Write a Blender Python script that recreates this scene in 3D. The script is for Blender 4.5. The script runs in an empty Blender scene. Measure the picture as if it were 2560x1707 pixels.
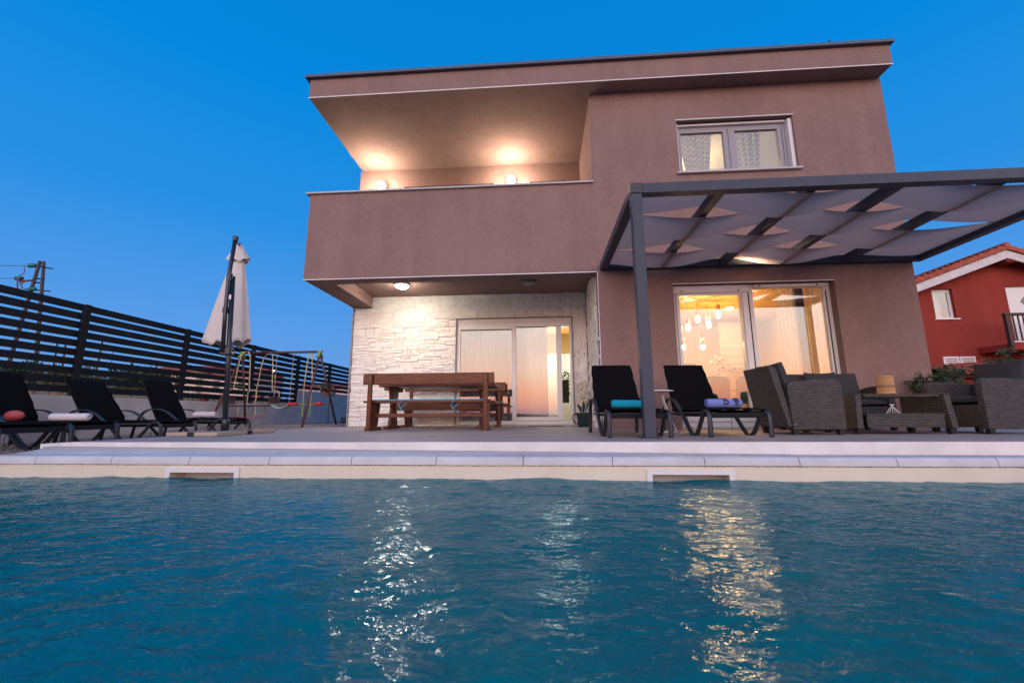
import bpy, math, random
from mathutils import Vector, Matrix, noise
rnd = random.Random(7)
S = bpy.context.scene
COL = S.collection
R = math.radians
sin, cos, PI = math.sin, math.cos, math.pi

# ------------------------------------------------------------------ camera
def cam_axes(pitch, roll, yaw):
    cy, sy = cos(yaw), sin(yaw); cp, sp = cos(pitch), sin(pitch); cr, sr = cos(roll), sin(roll)
    Rz = Matrix(((cy, sy, 0), (-sy, cy, 0), (0, 0, 1)))
    A = Matrix(((1, 0, 0), (0, 0, -1), (0, 1, 0)))
    Rx = Matrix(((1, 0, 0), (0, cp, sp), (0, -sp, cp)))
    Rr = Matrix(((cr, -sr, 0), (sr, cr, 0), (0, 0, 1)))
    return Rr @ Rx @ A @ Rz
Mx = cam_axes(R(9.8916), R(-.2848), R(3.9446))
right, down, fwd = Mx[0], Mx[1], Mx[2]
cd = bpy.data.cameras.new('camera'); cam = bpy.data.objects.new('camera', cd); COL.objects.link(cam)
m = Matrix.Identity(4)
for i in range(3):
    m[i][0] = right[i]; m[i][1] = -down[i]; m[i][2] = -fwd[i]
m[2][3] = .25
cam.matrix_world = m
cd.sensor_width = 36; cd.lens = 14.755; cd.clip_start = .05; cd.clip_end = 3000
cd.dof.use_dof = True; cd.dof.focus_distance = 7.0; cd.dof.aperture_fstop = 2.8
S.camera = cam

# ------------------------------------------------------------------ world: dusk sky, afterglow behind the camera
W = bpy.data.worlds.new('World'); S.world = W; W.use_nodes = True
wn, wl = W.node_tree.nodes, W.node_tree.links
wn.clear()
wo = wn.new('ShaderNodeOutputWorld'); bg = wn.new('ShaderNodeBackground'); wl.new(bg.outputs[0], wo.inputs[0])
tc = wn.new('ShaderNodeTexCoord'); sep = wn.new('ShaderNodeSeparateXYZ'); wl.new(tc.outputs['Generated'], sep.inputs[0])
def wramp(stops):
    r = wn.new('ShaderNodeValToRGB'); e = r.color_ramp.elements
    while len(e) < len(stops): e.new(.5)
    for q, (p, c) in zip(e, stops): q.position = p; q.color = (*c, 1)
    wl.new(sep.outputs[2], r.inputs[0]); return r
# z = sine of the elevation
front = wramp([(0, (.20, .34, .62)), (.04, (.15, .34, .72)), (.16, (.10, .33, .80)), (.38, (.02, .275, .77)), (.60, (.0, .245, .73)), (.78, (.0, .215, .66)), (1, (.0, .15, .50))])
back = wramp([(0, (.26, .13, .19)), (.022, (.78, .27, .20)), (.055, (1.0, .42, .25)), (.10, (1.0, .64, .47)), (.2, (.90, .79, .74)), (.36, (.62, .60, .68)), (.5, (.34, .33, .40)), (.75, (.18, .24, .42)), (1, (.06, .17, .45))])
bs = wn.new('ShaderNodeMix'); bs.data_type = 'RGBA'; bs.blend_type = 'MULTIPLY'; bs.inputs[0].default_value = 1
bs.inputs[7].default_value = (3.6, 3.6, 3.6, 1); wl.new(back.outputs[0], bs.inputs[6])
mr = wn.new('ShaderNodeMapRange'); mr.interpolation_type = 'SMOOTHSTEP'
mr.inputs[1].default_value = .05; mr.inputs[2].default_value = -.95; wl.new(sep.outputs[1], mr.inputs[0])
mx = wn.new('ShaderNodeMix'); mx.data_type = 'RGBA'; wl.new(mr.outputs[0], mx.inputs[0]); wl.new(front.outputs[0], mx.inputs[6]); wl.new(bs.outputs[2], mx.inputs[7])
sky = wn.new('ShaderNodeTexSky'); sky.sky_type = 'NISHITA'; sky.sun_disc = False; sky.sun_elevation = R(1.5); sky.sun_rotation = R(188)
ad = wn.new('ShaderNodeMix'); ad.data_type = 'RGBA'; ad.blend_type = 'ADD'; ad.inputs[0].default_value = .004
wl.new(mx.outputs[2], ad.inputs[6]); wl.new(sky.outputs[0], ad.inputs[7]); wl.new(ad.outputs[2], bg.inputs[0])
bg.inputs[1].default_value = 1.0
sd = bpy.data.lights.new('sun', 'SUN'); sd.energy = .32; sd.angle = R(50); sd.color = (1, .70, .62)
so = bpy.data.objects.new('sun', sd); COL.objects.link(so); so.rotation_euler = (R(78), 0, R(-8))
S.view_settings.view_transform = 'Standard'; S.view_settings.look = 'None'; S.view_settings.exposure = 0; S.view_settings.gamma = 1
S.cycles.max_bounces = 8; S.cycles.transparent_max_bounces = 16; S.cycles.sample_clamp_indirect = 25; S.cycles.sample_clamp_direct = 0
S.cycles.use_denoising = True; S.cycles.caustics_refractive = False; S.cycles.caustics_reflective = False
try: S.cycles.use_light_tree = True
except Exception: pass

# ------------------------------------------------------------------ materials
def mat(name, col, rough=.8, metal=0, var=0, vscale=3, bump=0, bscale=60, spec=None, emit=None, estr=0, detail=4, stretch=None, var2=None, coat=0, coords='Object'):
    M = bpy.data.materials.new(name); M.use_nodes = True
    n, l = M.node_tree.nodes, M.node_tree.links; p = n['Principled BSDF']
    p.inputs['Base Color'].default_value = (*col, 1); p.inputs['Roughness'].default_value = rough; p.inputs['Metallic'].default_value = metal
    if spec is not None: p.inputs['Specular IOR Level'].default_value = spec
    if coat: p.inputs['Coat Weight'].default_value = coat; p.inputs['Coat Roughness'].default_value = .15
    if emit: p.inputs['Emission Color'].default_value = (*emit, 1); p.inputs['Emission Strength'].default_value = estr
    t = n.new('ShaderNodeTexCoord'); src = t.outputs[coords]
    if stretch:
        mp = n.new('ShaderNodeMapping'); mp.inputs['Scale'].default_value = stretch; l.new(src, mp.inputs[0]); src = mp.outputs[0]
    if var:
        nz = n.new('ShaderNodeTexNoise'); nz.inputs['Scale'].default_value = vscale; nz.inputs['Detail'].default_value = detail; nz.inputs['Roughness'].default_value = .6
        l.new(src, nz.inputs['Vector'])
        rp = n.new('ShaderNodeValToRGB'); e = rp.color_ramp.elements
        c2 = var2 or tuple(c * (1 - var) for c in col)
        e[0].position = .3; e[0].color = (*c2, 1); e[1].position = .7; e[1].color = (*[min(1, c * (1 + var * .6)) for c in col], 1)
        l.new(nz.outputs[0], rp.inputs[0]); l.new(rp.outputs[0], p.inputs['Base Color'])
    if bump:
        b = n.new('ShaderNodeTexNoise'); b.inputs['Scale'].default_value = bscale; b.inputs['Detail'].default_value = 5
        l.new(src, b.inputs['Vector']); bb = n.new('ShaderNodeBump'); bb.inputs['Strength'].default_value = bump; bb.inputs['Distance'].default_value = .01
        l.new(b.outputs[0], bb.inputs['Height']); l.new(bb.outputs[0], p.inputs['Normal'])
    return M
def wood(name, c1, c2, sc=(1.2, 14, 14), rough=.42):
    M = mat(name, c1, rough, coat=.08, spec=.35); n, l = M.node_tree.nodes, M.node_tree.links; p = n['Principled BSDF']
    t = n.new('ShaderNodeTexCoord'); mp = n.new('ShaderNodeMapping'); mp.inputs['Scale'].default_value = sc; l.new(t.outputs['Object'], mp.inputs[0])
    nz = n.new('ShaderNodeTexNoise'); nz.inputs['Scale'].default_value = 2.2; nz.inputs['Detail'].default_value = 6; nz.inputs['Distortion'].default_value = 1.6; l.new(mp.outputs[0], nz.inputs['Vector'])
    rp = n.new('ShaderNodeValToRGB'); e = rp.color_ramp.elements; e[0].position = .32; e[0].color = (*c2, 1); e[1].position = .66; e[1].color = (*c1, 1)
    l.new(nz.outputs[0], rp.inputs[0]); l.new(rp.outputs[0], p.inputs['Base Color'])
    bb = n.new('ShaderNodeBump'); bb.inputs['Strength'].default_value = .15; l.new(nz.outputs[0], bb.inputs['Height']); l.new(bb.outputs[0], p.inputs['Normal'])
    return M
def stucco(name, col, var=.12):
    M = mat(name, col, .92, spec=.2); n, l = M.node_tree.nodes, M.node_tree.links; p = n['Principled BSDF']
    t = n.new('ShaderNodeTexCoord')
    a = n.new('ShaderNodeTexNoise'); a.inputs['Scale'].default_value = .9; a.inputs['Detail'].default_value = 8; a.inputs['Roughness'].default_value = .62; a.inputs['Distortion'].default_value = .8
    f = n.new('ShaderNodeTexNoise'); f.inputs['Scale'].default_value = 9; f.inputs['Detail'].default_value = 6; f.inputs['Distortion'].default_value = 2.5
    g = n.new('ShaderNodeTexNoise'); g.inputs['Scale'].default_value = 130; g.inputs['Detail'].default_value = 3
    for q in (a, f, g): l.new(t.outputs['Object'], q.inputs['Vector'])
    ma = n.new('ShaderNodeMath'); ma.operation = 'ADD'; l.new(a.outputs[0], ma.inputs[0]); l.new(f.outputs[0], ma.inputs[1])
    vm = n.new('ShaderNodeMapping'); vm.inputs['Scale'].default_value = (2.6, 2.6, .22); l.new(t.outputs['Object'], vm.inputs[0]); vs = n.new('ShaderNodeTexNoise'); vs.inputs['Scale'].default_value = 1.6; vs.inputs['Detail'].default_value = 5; l.new(vm.outputs[0], vs.inputs['Vector'])
    m3 = n.new('ShaderNodeMath'); m3.operation = 'MULTIPLY_ADD'; m3.inputs[1].default_value = .6; l.new(vs.outputs[0], m3.inputs[0]); l.new(ma.outputs[0], m3.inputs[2]); ma2 = n.new('ShaderNodeMath'); ma2.operation = 'SUBTRACT'; ma2.inputs[1].default_value = .3; l.new(m3.outputs[0], ma2.inputs[0])
    rp = n.new('ShaderNodeValToRGB'); e = rp.color_ramp.elements; e[0].position = .38; e[0].color = (*[c * (1 - var) for c in col], 1); e[1].position = .62; e[1].color = (*[c * (1 + var) for c in col], 1)
    h = n.new('ShaderNodeMath'); h.operation = 'MULTIPLY'; h.inputs[1].default_value = .5; l.new(ma2.outputs[0], h.inputs[0]); l.new(h.outputs[0], rp.inputs[0]); l.new(rp.outputs[0], p.inputs['Base Color'])
    m2 = n.new('ShaderNodeMath'); m2.operation = 'MULTIPLY_ADD'; m2.inputs[1].default_value = .35; l.new(g.outputs[0], m2.inputs[0]); l.new(f.outputs[0], m2.inputs[2])
    bb = n.new('ShaderNodeBump'); bb.inputs['Strength'].default_value = .3; bb.inputs['Distance'].default_value = .012; l.new(m2.outputs[0], bb.inputs['Height']); l.new(bb.outputs[0], p.inputs['Normal'])
    return M
def wicker(name, c1, c2):
    M = mat(name, c1, .45, spec=.4); n, l = M.node_tree.nodes, M.node_tree.links; p = n['Principled BSDF']
    t = n.new('ShaderNodeTexCoord'); s = n.new('ShaderNodeSeparateXYZ'); l.new(t.outputs['Object'], s.inputs[0])
    ad = n.new('ShaderNodeMath'); ad.operation = 'ADD'; l.new(s.outputs[0], ad.inputs[0]); l.new(s.outputs[1], ad.inputs[1])
    cb = n.new('ShaderNodeCombineXYZ'); l.new(ad.outputs[0], cb.inputs[0]); l.new(s.outputs[2], cb.inputs[1])
    br = n.new('ShaderNodeTexBrick'); br.inputs['Scale'].default_value = 1; br.inputs['Brick Width'].default_value = .046; br.inputs['Row Height'].default_value = .018
    br.inputs['Mortar Size'].default_value = .0042; br.inputs['Mortar Smooth'].default_value = 1; br.inputs['Color1'].default_value = (*c1, 1); br.inputs['Color2'].default_value = (*c2, 1); br.inputs['Mortar'].default_value = (.01, .009, .009, 1)
    l.new(cb.outputs[0], br.inputs['Vector']); l.new(br.outputs[0], p.inputs['Base Color'])
    bb = n.new('ShaderNodeBump'); bb.invert = True; bb.inputs['Strength'].default_value = 1; bb.inputs['Distance'].default_value = .006; l.new(br.outputs[1], bb.inputs['Height']); l.new(bb.outputs[0], p.inputs['Normal'])
    return M
def glass(name, ior=1.9, tint=(.95, .96, .96)):
    M = bpy.data.materials.new(name); M.use_nodes = True; n, l = M.node_tree.nodes, M.node_tree.links; n.clear()
    o = n.new('ShaderNodeOutputMaterial'); mxx = n.new('ShaderNodeMixShader'); tr = n.new('ShaderNodeBsdfTransparent'); gl = n.new('ShaderNodeBsdfGlossy'); fr = n.new('ShaderNodeFresnel')
    gm = n.new('ShaderNodeNewGeometry'); im = n.new('ShaderNodeMix'); im.data_type = 'FLOAT'; im.inputs[2].default_value = ior; im.inputs[3].default_value = 1 / ior; l.new(gm.outputs['Backfacing'], im.inputs[0]); l.new(im.outputs[0], fr.inputs[0]); tr.inputs[0].default_value = (*tint, 1); gl.inputs['Roughness'].default_value = .0
    l.new(fr.outputs[0], mxx.inputs[0]); l.new(tr.outputs[0], mxx.inputs[1]); l.new(gl.outputs[0], mxx.inputs[2]); l.new(mxx.outputs[0], o.inputs[0]); return M
def sheer(name, col, trans=.5, opac=.7):
    M = bpy.data.materials.new(name); M.use_nodes = True; n, l = M.node_tree.nodes, M.node_tree.links; n.clear()
    o = n.new('ShaderNodeOutputMaterial'); d = n.new('ShaderNodeBsdfDiffuse'); t = n.new('ShaderNodeBsdfTranslucent'); x = n.new('ShaderNodeBsdfTransparent')
    a = n.new('ShaderNodeMixShader'); b = n.new('ShaderNodeMixShader'); d.inputs[0].default_value = t.inputs[0].default_value = (*col, 1)
    a.inputs[0].default_value = trans; b.inputs[0].default_value = opac; l.new(d.outputs[0], a.inputs[1]); l.new(t.outputs[0], a.inputs[2]); l.new(x.outputs[0], b.inputs[1]); l.new(a.outputs[0], b.inputs[2]); l.new(b.outputs[0], o.inputs[0]); return M
def emis(name, col, s):
    M = bpy.data.materials.new(name); M.use_nodes = True; n, l = M.node_tree.nodes, M.node_tree.links; n.clear()
    o = n.new('ShaderNodeOutputMaterial'); e = n.new('ShaderNodeEmission'); e.inputs[0].default_value = (*col, 1); e.inputs[1].default_value = s; l.new(e.outputs[0], o.inputs[0]); return M

BROWN = stucco('brown_render', (.258, .168, .152), .11)
WHITE = mat('white_trim', (.78, .75, .74), .5)
PVC = mat('white_pvc', (.74, .72, .72), .32)
STONE = mat('split_stone', (.84, .80, .77), .85, var=.08, vscale=6, bump=.5, bscale=45)
GRANITE = mat('speckled_granite', (.52, .50, .50), .5, var=.55, vscale=170, detail=2)
ROOFM = mat('roof_flashing', (.10, .11, .14), .35, metal=.6)
ANTH = mat('anthracite_metal', (.048, .055, .082), .45, spec=.3, var=.12, vscale=5, bump=.05, bscale=200)
BLACKM = mat('black_metal', (.02, .022, .026), .35, metal=.3)
FENCE = mat('fence_metal', (.012, .015, .021), .6, spec=.15, var=.15, vscale=3)
DECKT = mat('deck_tile', (.46, .365, .325), .62, var=.32, vscale=4, stretch=(.35, 5, 5), bump=.12, bscale=30)
FACE = mat('white_plaster', (.76, .73, .71), .85, var=.16, vscale=2.2, bump=.2, bscale=40)
COPE = mat('coping_stone', (.58, .575, .60), .6, var=.16, vscale=3, bump=.12, bscale=80)
LINER = mat('cream_liner', (.72, .64, .53), .5, var=.06, vscale=3)
CONC = mat('grey_concrete', (.50, .47, .48), .9, var=.14, vscale=2.5, bump=.3, bscale=25)
GRAVEL = mat('gravel_ground', (.27, .21, .17), .95, var=.5, vscale=28, bump=.9, bscale=60)
EARTH = mat('dry_earth', (.24, .165, .11), .95, var=.4, vscale=.8, bump=.5, bscale=12)
BLKFAB = mat('black_fabric', (.006, .006, .0075), .95, bump=.35, bscale=60, spec=.06)
BLKSL = mat('black_sling', (.014, .015, .02), .8, bump=.2, bscale=300, spec=.15)
LEGM = mat('dark_grey_steel', (.032, .036, .046), .4, spec=.4)
GREYF = mat('charcoal_cushion', (.035, .036, .043), .9, bump=.3, bscale=70)
WICK = wicker('grey_wicker', (.112, .098, .094), (.062, .055, .053))
WOODR = wood('red_brown_wood', (.18, .036, .009), (.055, .012, .004), rough=.36)
WOODR2 = wood('red_brown_wood_upright', (.17, .034, .009), (.05, .012, .004), (14, 14, 1.2))
CREAM = mat('cream_canvas', (.66, .60, .56), .9, bump=.15, bscale=200)
SAIL = sheer('grey_sail', (.53, .385, .345), .45, 1.0)
PAVER = mat('beige_paver', (.42, .34, .28), .9, var=.2, vscale=25, bump=.4, bscale=60)
GLASS = glass('window_glass', 2.15); GLASS2 = glass('table_glass', 1.45)
SHEER = sheer('sheer_curtain', (.75, .72, .72), .5, .62)
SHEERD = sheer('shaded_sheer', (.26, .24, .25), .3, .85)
DRAPE = mat('brown_drape', (.16, .12, .10), .9)
LACE = mat('lace_curtain', (.40, .36, .37), .9)
LEAF = mat('green_leaf', (.045, .095, .03), .5, var=.4, vscale=4)
LEAFD = mat('dark_leaf', (.025, .055, .022), .6, var=.5, vscale=2)
LEAFO = mat('olive_leaf', (.07, .085, .03), .7, var=.5, vscale=1)
BARK = mat('brown_bark', (.12, .075, .05), .9, var=.3, vscale=9, bump=.5, bscale=30)
POLEW = mat('weathered_pole', (.085, .06, .05), .9, var=.35, vscale=6, stretch=(8, 8, .6), bump=.3)
REDW = stucco('red_render', (.28, .045, .034), .12)
TILE = mat('roof_tile', (.40, .085, .045), .8, var=.35, vscale=5, bump=.3)

# ------------------------------------------------------------------ mesh builder
class MB:
    def __init__(s): s.v = []; s.f = []
    def q(s, *pts):
        b = len(s.v); s.v += [tuple(p) for p in pts]; s.f.append(tuple(range(b, b + len(pts)))); return s
    def box(s, x0, x1, y0, y1, z0, z1):
        b = len(s.v)
        s.v += [(x0, y0, z0), (x1, y0, z0), (x1, y1, z0), (x0, y1, z0), (x0, y0, z1), (x1, y0, z1), (x1, y1, z1), (x0, y1, z1)]
        s.f += [tuple(b + i for i in t) for t in ((0, 3, 2, 1), (4, 5, 6, 7), (0, 1, 5, 4), (1, 2, 6, 5), (2, 3, 7, 6), (3, 0, 4, 7))]; return s
    def hexa(s, bot, top):  # two quads of 4 points each
        b = len(s.v); s.v += [tuple(p) for p in bot] + [tuple(p) for p in top]
        s.f += [tuple(b + i for i in t) for t in ((0, 3, 2, 1), (4, 5, 6, 7), (0, 1, 5, 4), (1, 2, 6, 5), (2, 3, 7, 6), (3, 0, 4, 7))]; return s
    def prism(s, poly, axis, a0, a1):  # poly in the two other axes, extruded along axis
        def P(u, v, a): return {0: (a, u, v), 1: (u, a, v), 2: (u, v, a)}[axis]
        b = len(s.v); n = len(poly)
        s.v += [P(u, v, a0) for u, v in poly] + [P(u, v, a1) for u, v in poly]
        s.f.append(tuple(range(b, b + n))); s.f.append(tuple(range(b + 2 * n - 1, b + n - 1, -1)))
        for i in range(n): j = (i + 1) % n; s.f.append((b + i, b + n + i, b + n + j, b + j))
        return s
    def tube(s, pts, r, n=8, rect=None, up=(0, 0, 1), closed=False):
        pts = [Vector(p) for p in pts]; N = len(pts); b = len(s.v)
        rr = r if isinstance(r, (list, tuple)) else [r] * N
        prev = None
        for i, p in enumerate(pts):
            a = pts[i - 1] if (i > 0 or closed) else p; c = pts[(i + 1) % N] if (i < N - 1 or closed) else p
            t = (c - a).normalized() if (c - a).length > 1e-9 else Vector((0, 0, 1))
            U = Vector(up)
            if prev is None:
                if abs(t.dot(U)) > .95: U = Vector((1, 0, 0)) if abs(t.x) < .9 else Vector((0, 1, 0))
                x = t.cross(U).normalized()
            else:
                x = (prev - t * prev.dot(t)); x = x.normalized() if x.length > 1e-6 else t.orthogonal().normalized()
            prev = x; y = x.cross(t).normalized()
            if rect:
                w, h = rect[0] / 2, rect[1] / 2
                for sx, sy in ((-1, -1), (1, -1), (1, 1), (-1, 1)): s.v.append(tuple(p + x * (sx * w) + y * (sy * h)))
            else:
                for k in range(n):
                    an = 2 * PI * k / n; s.v.append(tuple(p + x * (cos(an) * rr[i]) + y * (sin(an) * rr[i])))
        k = 4 if rect else n
        for i in range(N - 1 if not closed else N):
            j = (i + 1) % N
            for q in range(k):
                w = (q + 1) % k; s.f.append((b + i * k + q, b + i * k + w, b + j * k + w, b + j * k + q))
        if not closed:
            s.f.append(tuple(b + q for q in range(k))[::-1]); s.f.append(tuple(b + (N - 1) * k + q for q in range(k)))
        return s
    def lathe(s, prof, c, n=24, ax=2):
        b = len(s.v)
        for r, h in prof:
            for k in range(n):
                a = 2 * PI * k / n; u, v = r * cos(a), r * sin(a)
                p = {2: (u, v, h), 1: (u, h, v), 0: (h, u, v)}[ax]
                s.v.append((c[0] + p[0], c[1] + p[1], c[2] + p[2]))
        for i in range(len(prof) - 1):
            for k in range(n):
                w = (k + 1) % n; s.f.append((b + i * n + k, b + i * n + w, b + (i + 1) * n + w, b + (i + 1) * n + k))
        s.f.append(tuple(b + k for k in range(n))[::-1]); s.f.append(tuple(b + (len(prof) - 1) * n + k for k in range(n)))
        return s
    def ball(s, c, r, n=14, sc=(1, 1, 1)):
        b = len(s.v); m_ = n // 2
        for i in range(m_ + 1):
            th = PI * i / m_
            for k in range(n):
                a = 2 * PI * k / n; s.v.append((c[0] + r * sc[0] * sin(th) * cos(a), c[1] + r * sc[1] * sin(th) * sin(a), c[2] + r * sc[2] * cos(th)))
        for i in range(m_):
            for k in range(n):
                w = (k + 1) % n; s.f.append((b + i * n + k, b + (i + 1) * n + k, b + (i + 1) * n + w, b + i * n + w))
        return s
    def grid(s, nu, nv, fn):
        b = len(s.v)
        for j in range(nv + 1):
            for i in range(nu + 1): s.v.append(tuple(fn(i / nu, j / nv)))
        for j in range(nv):
            for i in range(nu):
                a = b + j * (nu + 1) + i; s.f.append((a, a + 1, a + nu + 2, a + nu + 1))
        return s
    def leaf(s, p, d, L, w, nrm=None):
        p = Vector(p); d = Vector(d).normalized(); nrm = Vector(nrm) if nrm else Vector((rnd.uniform(-1, 1), rnd.uniform(-1, 1), rnd.uniform(-.2, 1)))
        x = d.cross(nrm); x = x.normalized() if x.length > 1e-4 else d.orthogonal().normalized(); n_ = x.cross(d)
        s.q(p, p + d * L * .45 + x * w / 2 + n_ * L * .06, p + d * L - n_ * L * .08, p + d * L * .45 - x * w / 2 + n_ * L * .06); return s
    def build(s, name, mt, parent=None, smooth=False, bevel=0, bseg=2, local=False):
        o0 = Vector((0, 0, 0))
        if parent is not None and not local:
            q = parent
            while q: o0 += q.location; q = q.parent
        me = bpy.data.meshes.new(name)
        if o0.length: me.from_pydata([(v[0] - o0.x, v[1] - o0.y, v[2] - o0.z) for v in s.v], [], s.f)
        else: me.from_pydata(s.v, [], s.f)
        me.materials.append(mt); me.update()
        if smooth:
            for p in me.polygons: p.use_smooth = True
        o = bpy.data.objects.new(name, me); COL.objects.link(o)
        if parent is not None: o.parent = parent
        if bevel:
            b = o.modifiers.new('bevel', 'BEVEL'); b.width = bevel; b.segments = bseg; b.limit_method = 'ANGLE'; b.angle_limit = R(40)
            for p in me.polygons: p.use_smooth = True
            w = o.modifiers.new('wn', 'WEIGHTED_NORMAL'); w.keep_sharp = False
        return o
def tag(o, label=None, cat=None, group=None, kind=None):
    if label: o['label'] = label
    if cat: o['category'] = cat
    if group: o['group'] = group
    if kind: o['kind'] = kind
    return o
def thing(name, label, cat, loc=(0, 0, 0), rz=0, group=None):
    o = bpy.data.objects.new(name, None); COL.objects.link(o); o.location = loc; o.rotation_euler = (0, 0, rz); o.empty_display_size = .1
    return tag(o, label, cat, group)
def copy_tree(o, parent=None):
    c = o.copy(); COL.objects.link(c); c.parent = parent
    for ch in [x for x in bpy.data.objects if x.parent == o]: copy_tree(ch, c)
    return c
def slab(x0, x1, z0, z1, y0, y1, holes, axis='y'):
    """wall sheet with real openings; x/z rectangle, thickness y0..y1; holes (x0,x1,z0,z1)"""
    mb = MB(); xs = sorted({x0, x1, *[h[0] for h in holes], *[h[1] for h in holes]}); zs = sorted({z0, z1, *[h[2] for h in holes], *[h[3] for h in holes]})
    P = (lambda x, y, z: (x, y, z)) if axis == 'y' else (lambda x, y, z: (y, x, z))
    def inh(a, b): return any(h[0] < a < h[1] and h[2] < b < h[3] for h in holes)
    for i in range(len(xs) - 1):
        for j in range(len(zs) - 1):
            if inh((xs[i] + xs[i + 1]) / 2, (zs[j] + zs[j + 1]) / 2): continue
            a, b, c, d = xs[i], xs[i + 1], zs[j], zs[j + 1]
            mb.q(P(a, y0, c), P(b, y0, c), P(b, y0, d), P(a, y0, d)); mb.q(P(a, y1, d), P(b, y1, d), P(b, y1, c), P(a, y1, c))
    for h in holes + [(x0, x1, z0, z1)]:
        a, b, c, d = h
        mb.q(P(a, y0, c), P(b, y0, c), P(b, y1, c), P(a, y1, c)); mb.q(P(a, y0, d), P(a, y1, d), P(b, y1, d), P(b, y0, d))
        mb.q(P(a, y0, c), P(a, y1, c), P(a, y1, d), P(a, y0, d)); mb.q(P(b, y0, c), P(b, y0, d), P(b, y1, d), P(b, y1, c))
    return mb
def lamp(name, parent, loc, energy, col, size=.05, kind='POINT', rot=None, spot=None):
    d = bpy.data.lights.new(name, kind); d.energy = energy; d.color = col
    if kind == 'AREA': d.size = size
    else: d.shadow_soft_size = size
    if spot: d.spot_size = spot; d.spot_blend = .6
    o = bpy.data.objects.new(name, d); COL.objects.link(o)
    o0 = Vector(loc); q = parent
    while q: o0 -= q.location; q = q.parent
    o.parent = parent; o.location = o0
    if rot: o.rotation_euler = rot
    return o

def smooth_path(pts, n=5):
    P_ = [Vector(p) for p in pts]; out = []
    for i in range(len(P_) - 1):
        a = P_[max(0, i - 1)]; b_ = P_[i]; c_ = P_[i + 1]; d_ = P_[min(len(P_) - 1, i + 2)]
        for k in range(n):
            t_ = k / n; out.append(.5 * ((2 * b_) + (-a + c_) * t_ + (2 * a - 5 * b_ + 4 * c_ - d_) * t_ ** 2 + (-a + 3 * b_ - 3 * c_ + d_) * t_ ** 3))
    out.append(P_[-1]); return out
# ------------------------------------------------------------------ terrain, deck, pool
def gz(x, y):
    z = -.115 + .135 * max(0, min(1, (y - 6.2) / 3.2))
    return z
def ground_z(x, y):
    if x < -7.75:
        return .50 + .042 * max(0, (-7.75 - x)) + .02 * max(0, y - 14) * (1 if y < 90 else 90 / y)
    if y < 3.9 and -7 < x < 4.3: return -2.2
    return gz(x, y)
g = MB()   # one big sheet with a hole for the pool
xs = [-1500, -400, -150, -90, -60, -40, -28, -20, -15, -12, -10, -8.6, -7.76, -7.74, -7.3, -6.6, -6.0, -5.4, -5.03, -4.6, -3, 0, 3, 4.3, 6.4, 9, 14, 25, 60, 150, 400, 1500]
ys = [-1500, -400, -100, -30, -10, -4.6, 0, 3.7, 4.0, 4.6, 5.2, 5.8, 6.4, 7.2, 8, 8.8, 9.6, 11, 13, 16, 20, 26, 34, 45, 60, 90, 150, 300, 700, 1500]
gv = {}
for j, y in enumerate(ys):
    for i, x in enumerate(xs):
        z = (gz(x, y) if x > -7.75 else .50 + .042 * min(60, (-7.75 - x)) + .02 * max(0, min(60, y - 14)))
        if x > -7.75 and y < 4.0: z = -.13
        gv[(i, j)] = len(g.v); g.v.append((x, y, z))
for j in range(len(ys) - 1):
    for i in range(len(xs) - 1):
        if -7.4 < xs[i] and xs[i + 1] < 4.4 and ys[j] > -4.7 and ys[j + 1] < 3.9: continue
        if xs[i] >= -7.3 and xs[i + 1] <= 4.3 and -4.6 <= ys[j] and ys[j + 1] <= 3.7: continue
        g.f.append((gv[i, j], gv[i + 1, j], gv[i + 1, j + 1], gv[i, j + 1]))
ground = g.build('ground', GRAVEL); tag(ground, kind='structure')
ground.data.materials.append(EARTH)
for p in ground.data.polygons:
    if p.center.x < -7.75 or p.center.y > 13 or p.center.x > 9: p.material_index = 1
# terrace
d = MB(); d.box(-4.73, 10.5, 4.06, 9.33, -.10, 0); d.hexa([(-5.06, 4.06, -.1), (-4.731, 4.06, -.1), (-4.731, 5.6, -.1), (-4.74, 5.6, -.1)], [(-5.06, 4.06, -.014), (-4.731, 4.06, 0), (-4.731, 5.6, 0), (-4.74, 5.6, 0)])
deck = d.build('terrace_floor', DECKT); tag(deck, kind='structure')
n, l = DECKT.node_tree.nodes, DECKT.node_tree.links; p = n['Principled BSDF']
tb = n.new('ShaderNodeTexCoord'); bk = n.new('ShaderNodeTexBrick'); bk.inputs['Scale'].default_value = 1; bk.inputs['Brick Width'].default_value = 1.2; bk.inputs['Row Height'].default_value = .20; bk.inputs['Mortar Size'].default_value = .004
bk.inputs['Color1'].default_value = (1, 1, 1, 1); bk.inputs['Color2'].default_value = (.80, .79, .78, 1); bk.inputs['Mortar'].default_value = (.35, .33, .32, 1); l.new(tb.outputs['Object'], bk.inputs['Vector'])
mu = n.new('ShaderNodeMix'); mu.data_type = 'RGBA'; mu.blend_type = 'MULTIPLY'; mu.inputs[0].default_value = 1; old = p.inputs['Base Color'].links[0].from_socket
l.new(old, mu.inputs[6]); l.new(bk.outputs[0], mu.inputs[7]); l.new(mu.outputs[2], p.inputs['Base Color'])
f_ = MB(); f_.hexa([(-4.745, 4.03, -.3), (10.5, 4.03, -.3), (10.5, 4.058, -.3), (-4.745, 4.058, -.3)], [(-4.745, 4.03, -.003), (10.5, 4.03, -.003), (10.5, 4.058, -.003), (-4.745, 4.058, -.003)]); f_.hexa([(-5.08, 4.03, -.3), (-4.746, 4.03, -.3), (-4.746, 4.058, -.3), (-5.08, 4.058, -.3)], [(-5.08, 4.03, -.018), (-4.746, 4.03, -.003), (-4.746, 4.058, -.003), (-5.08, 4.058, -.018)])
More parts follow.
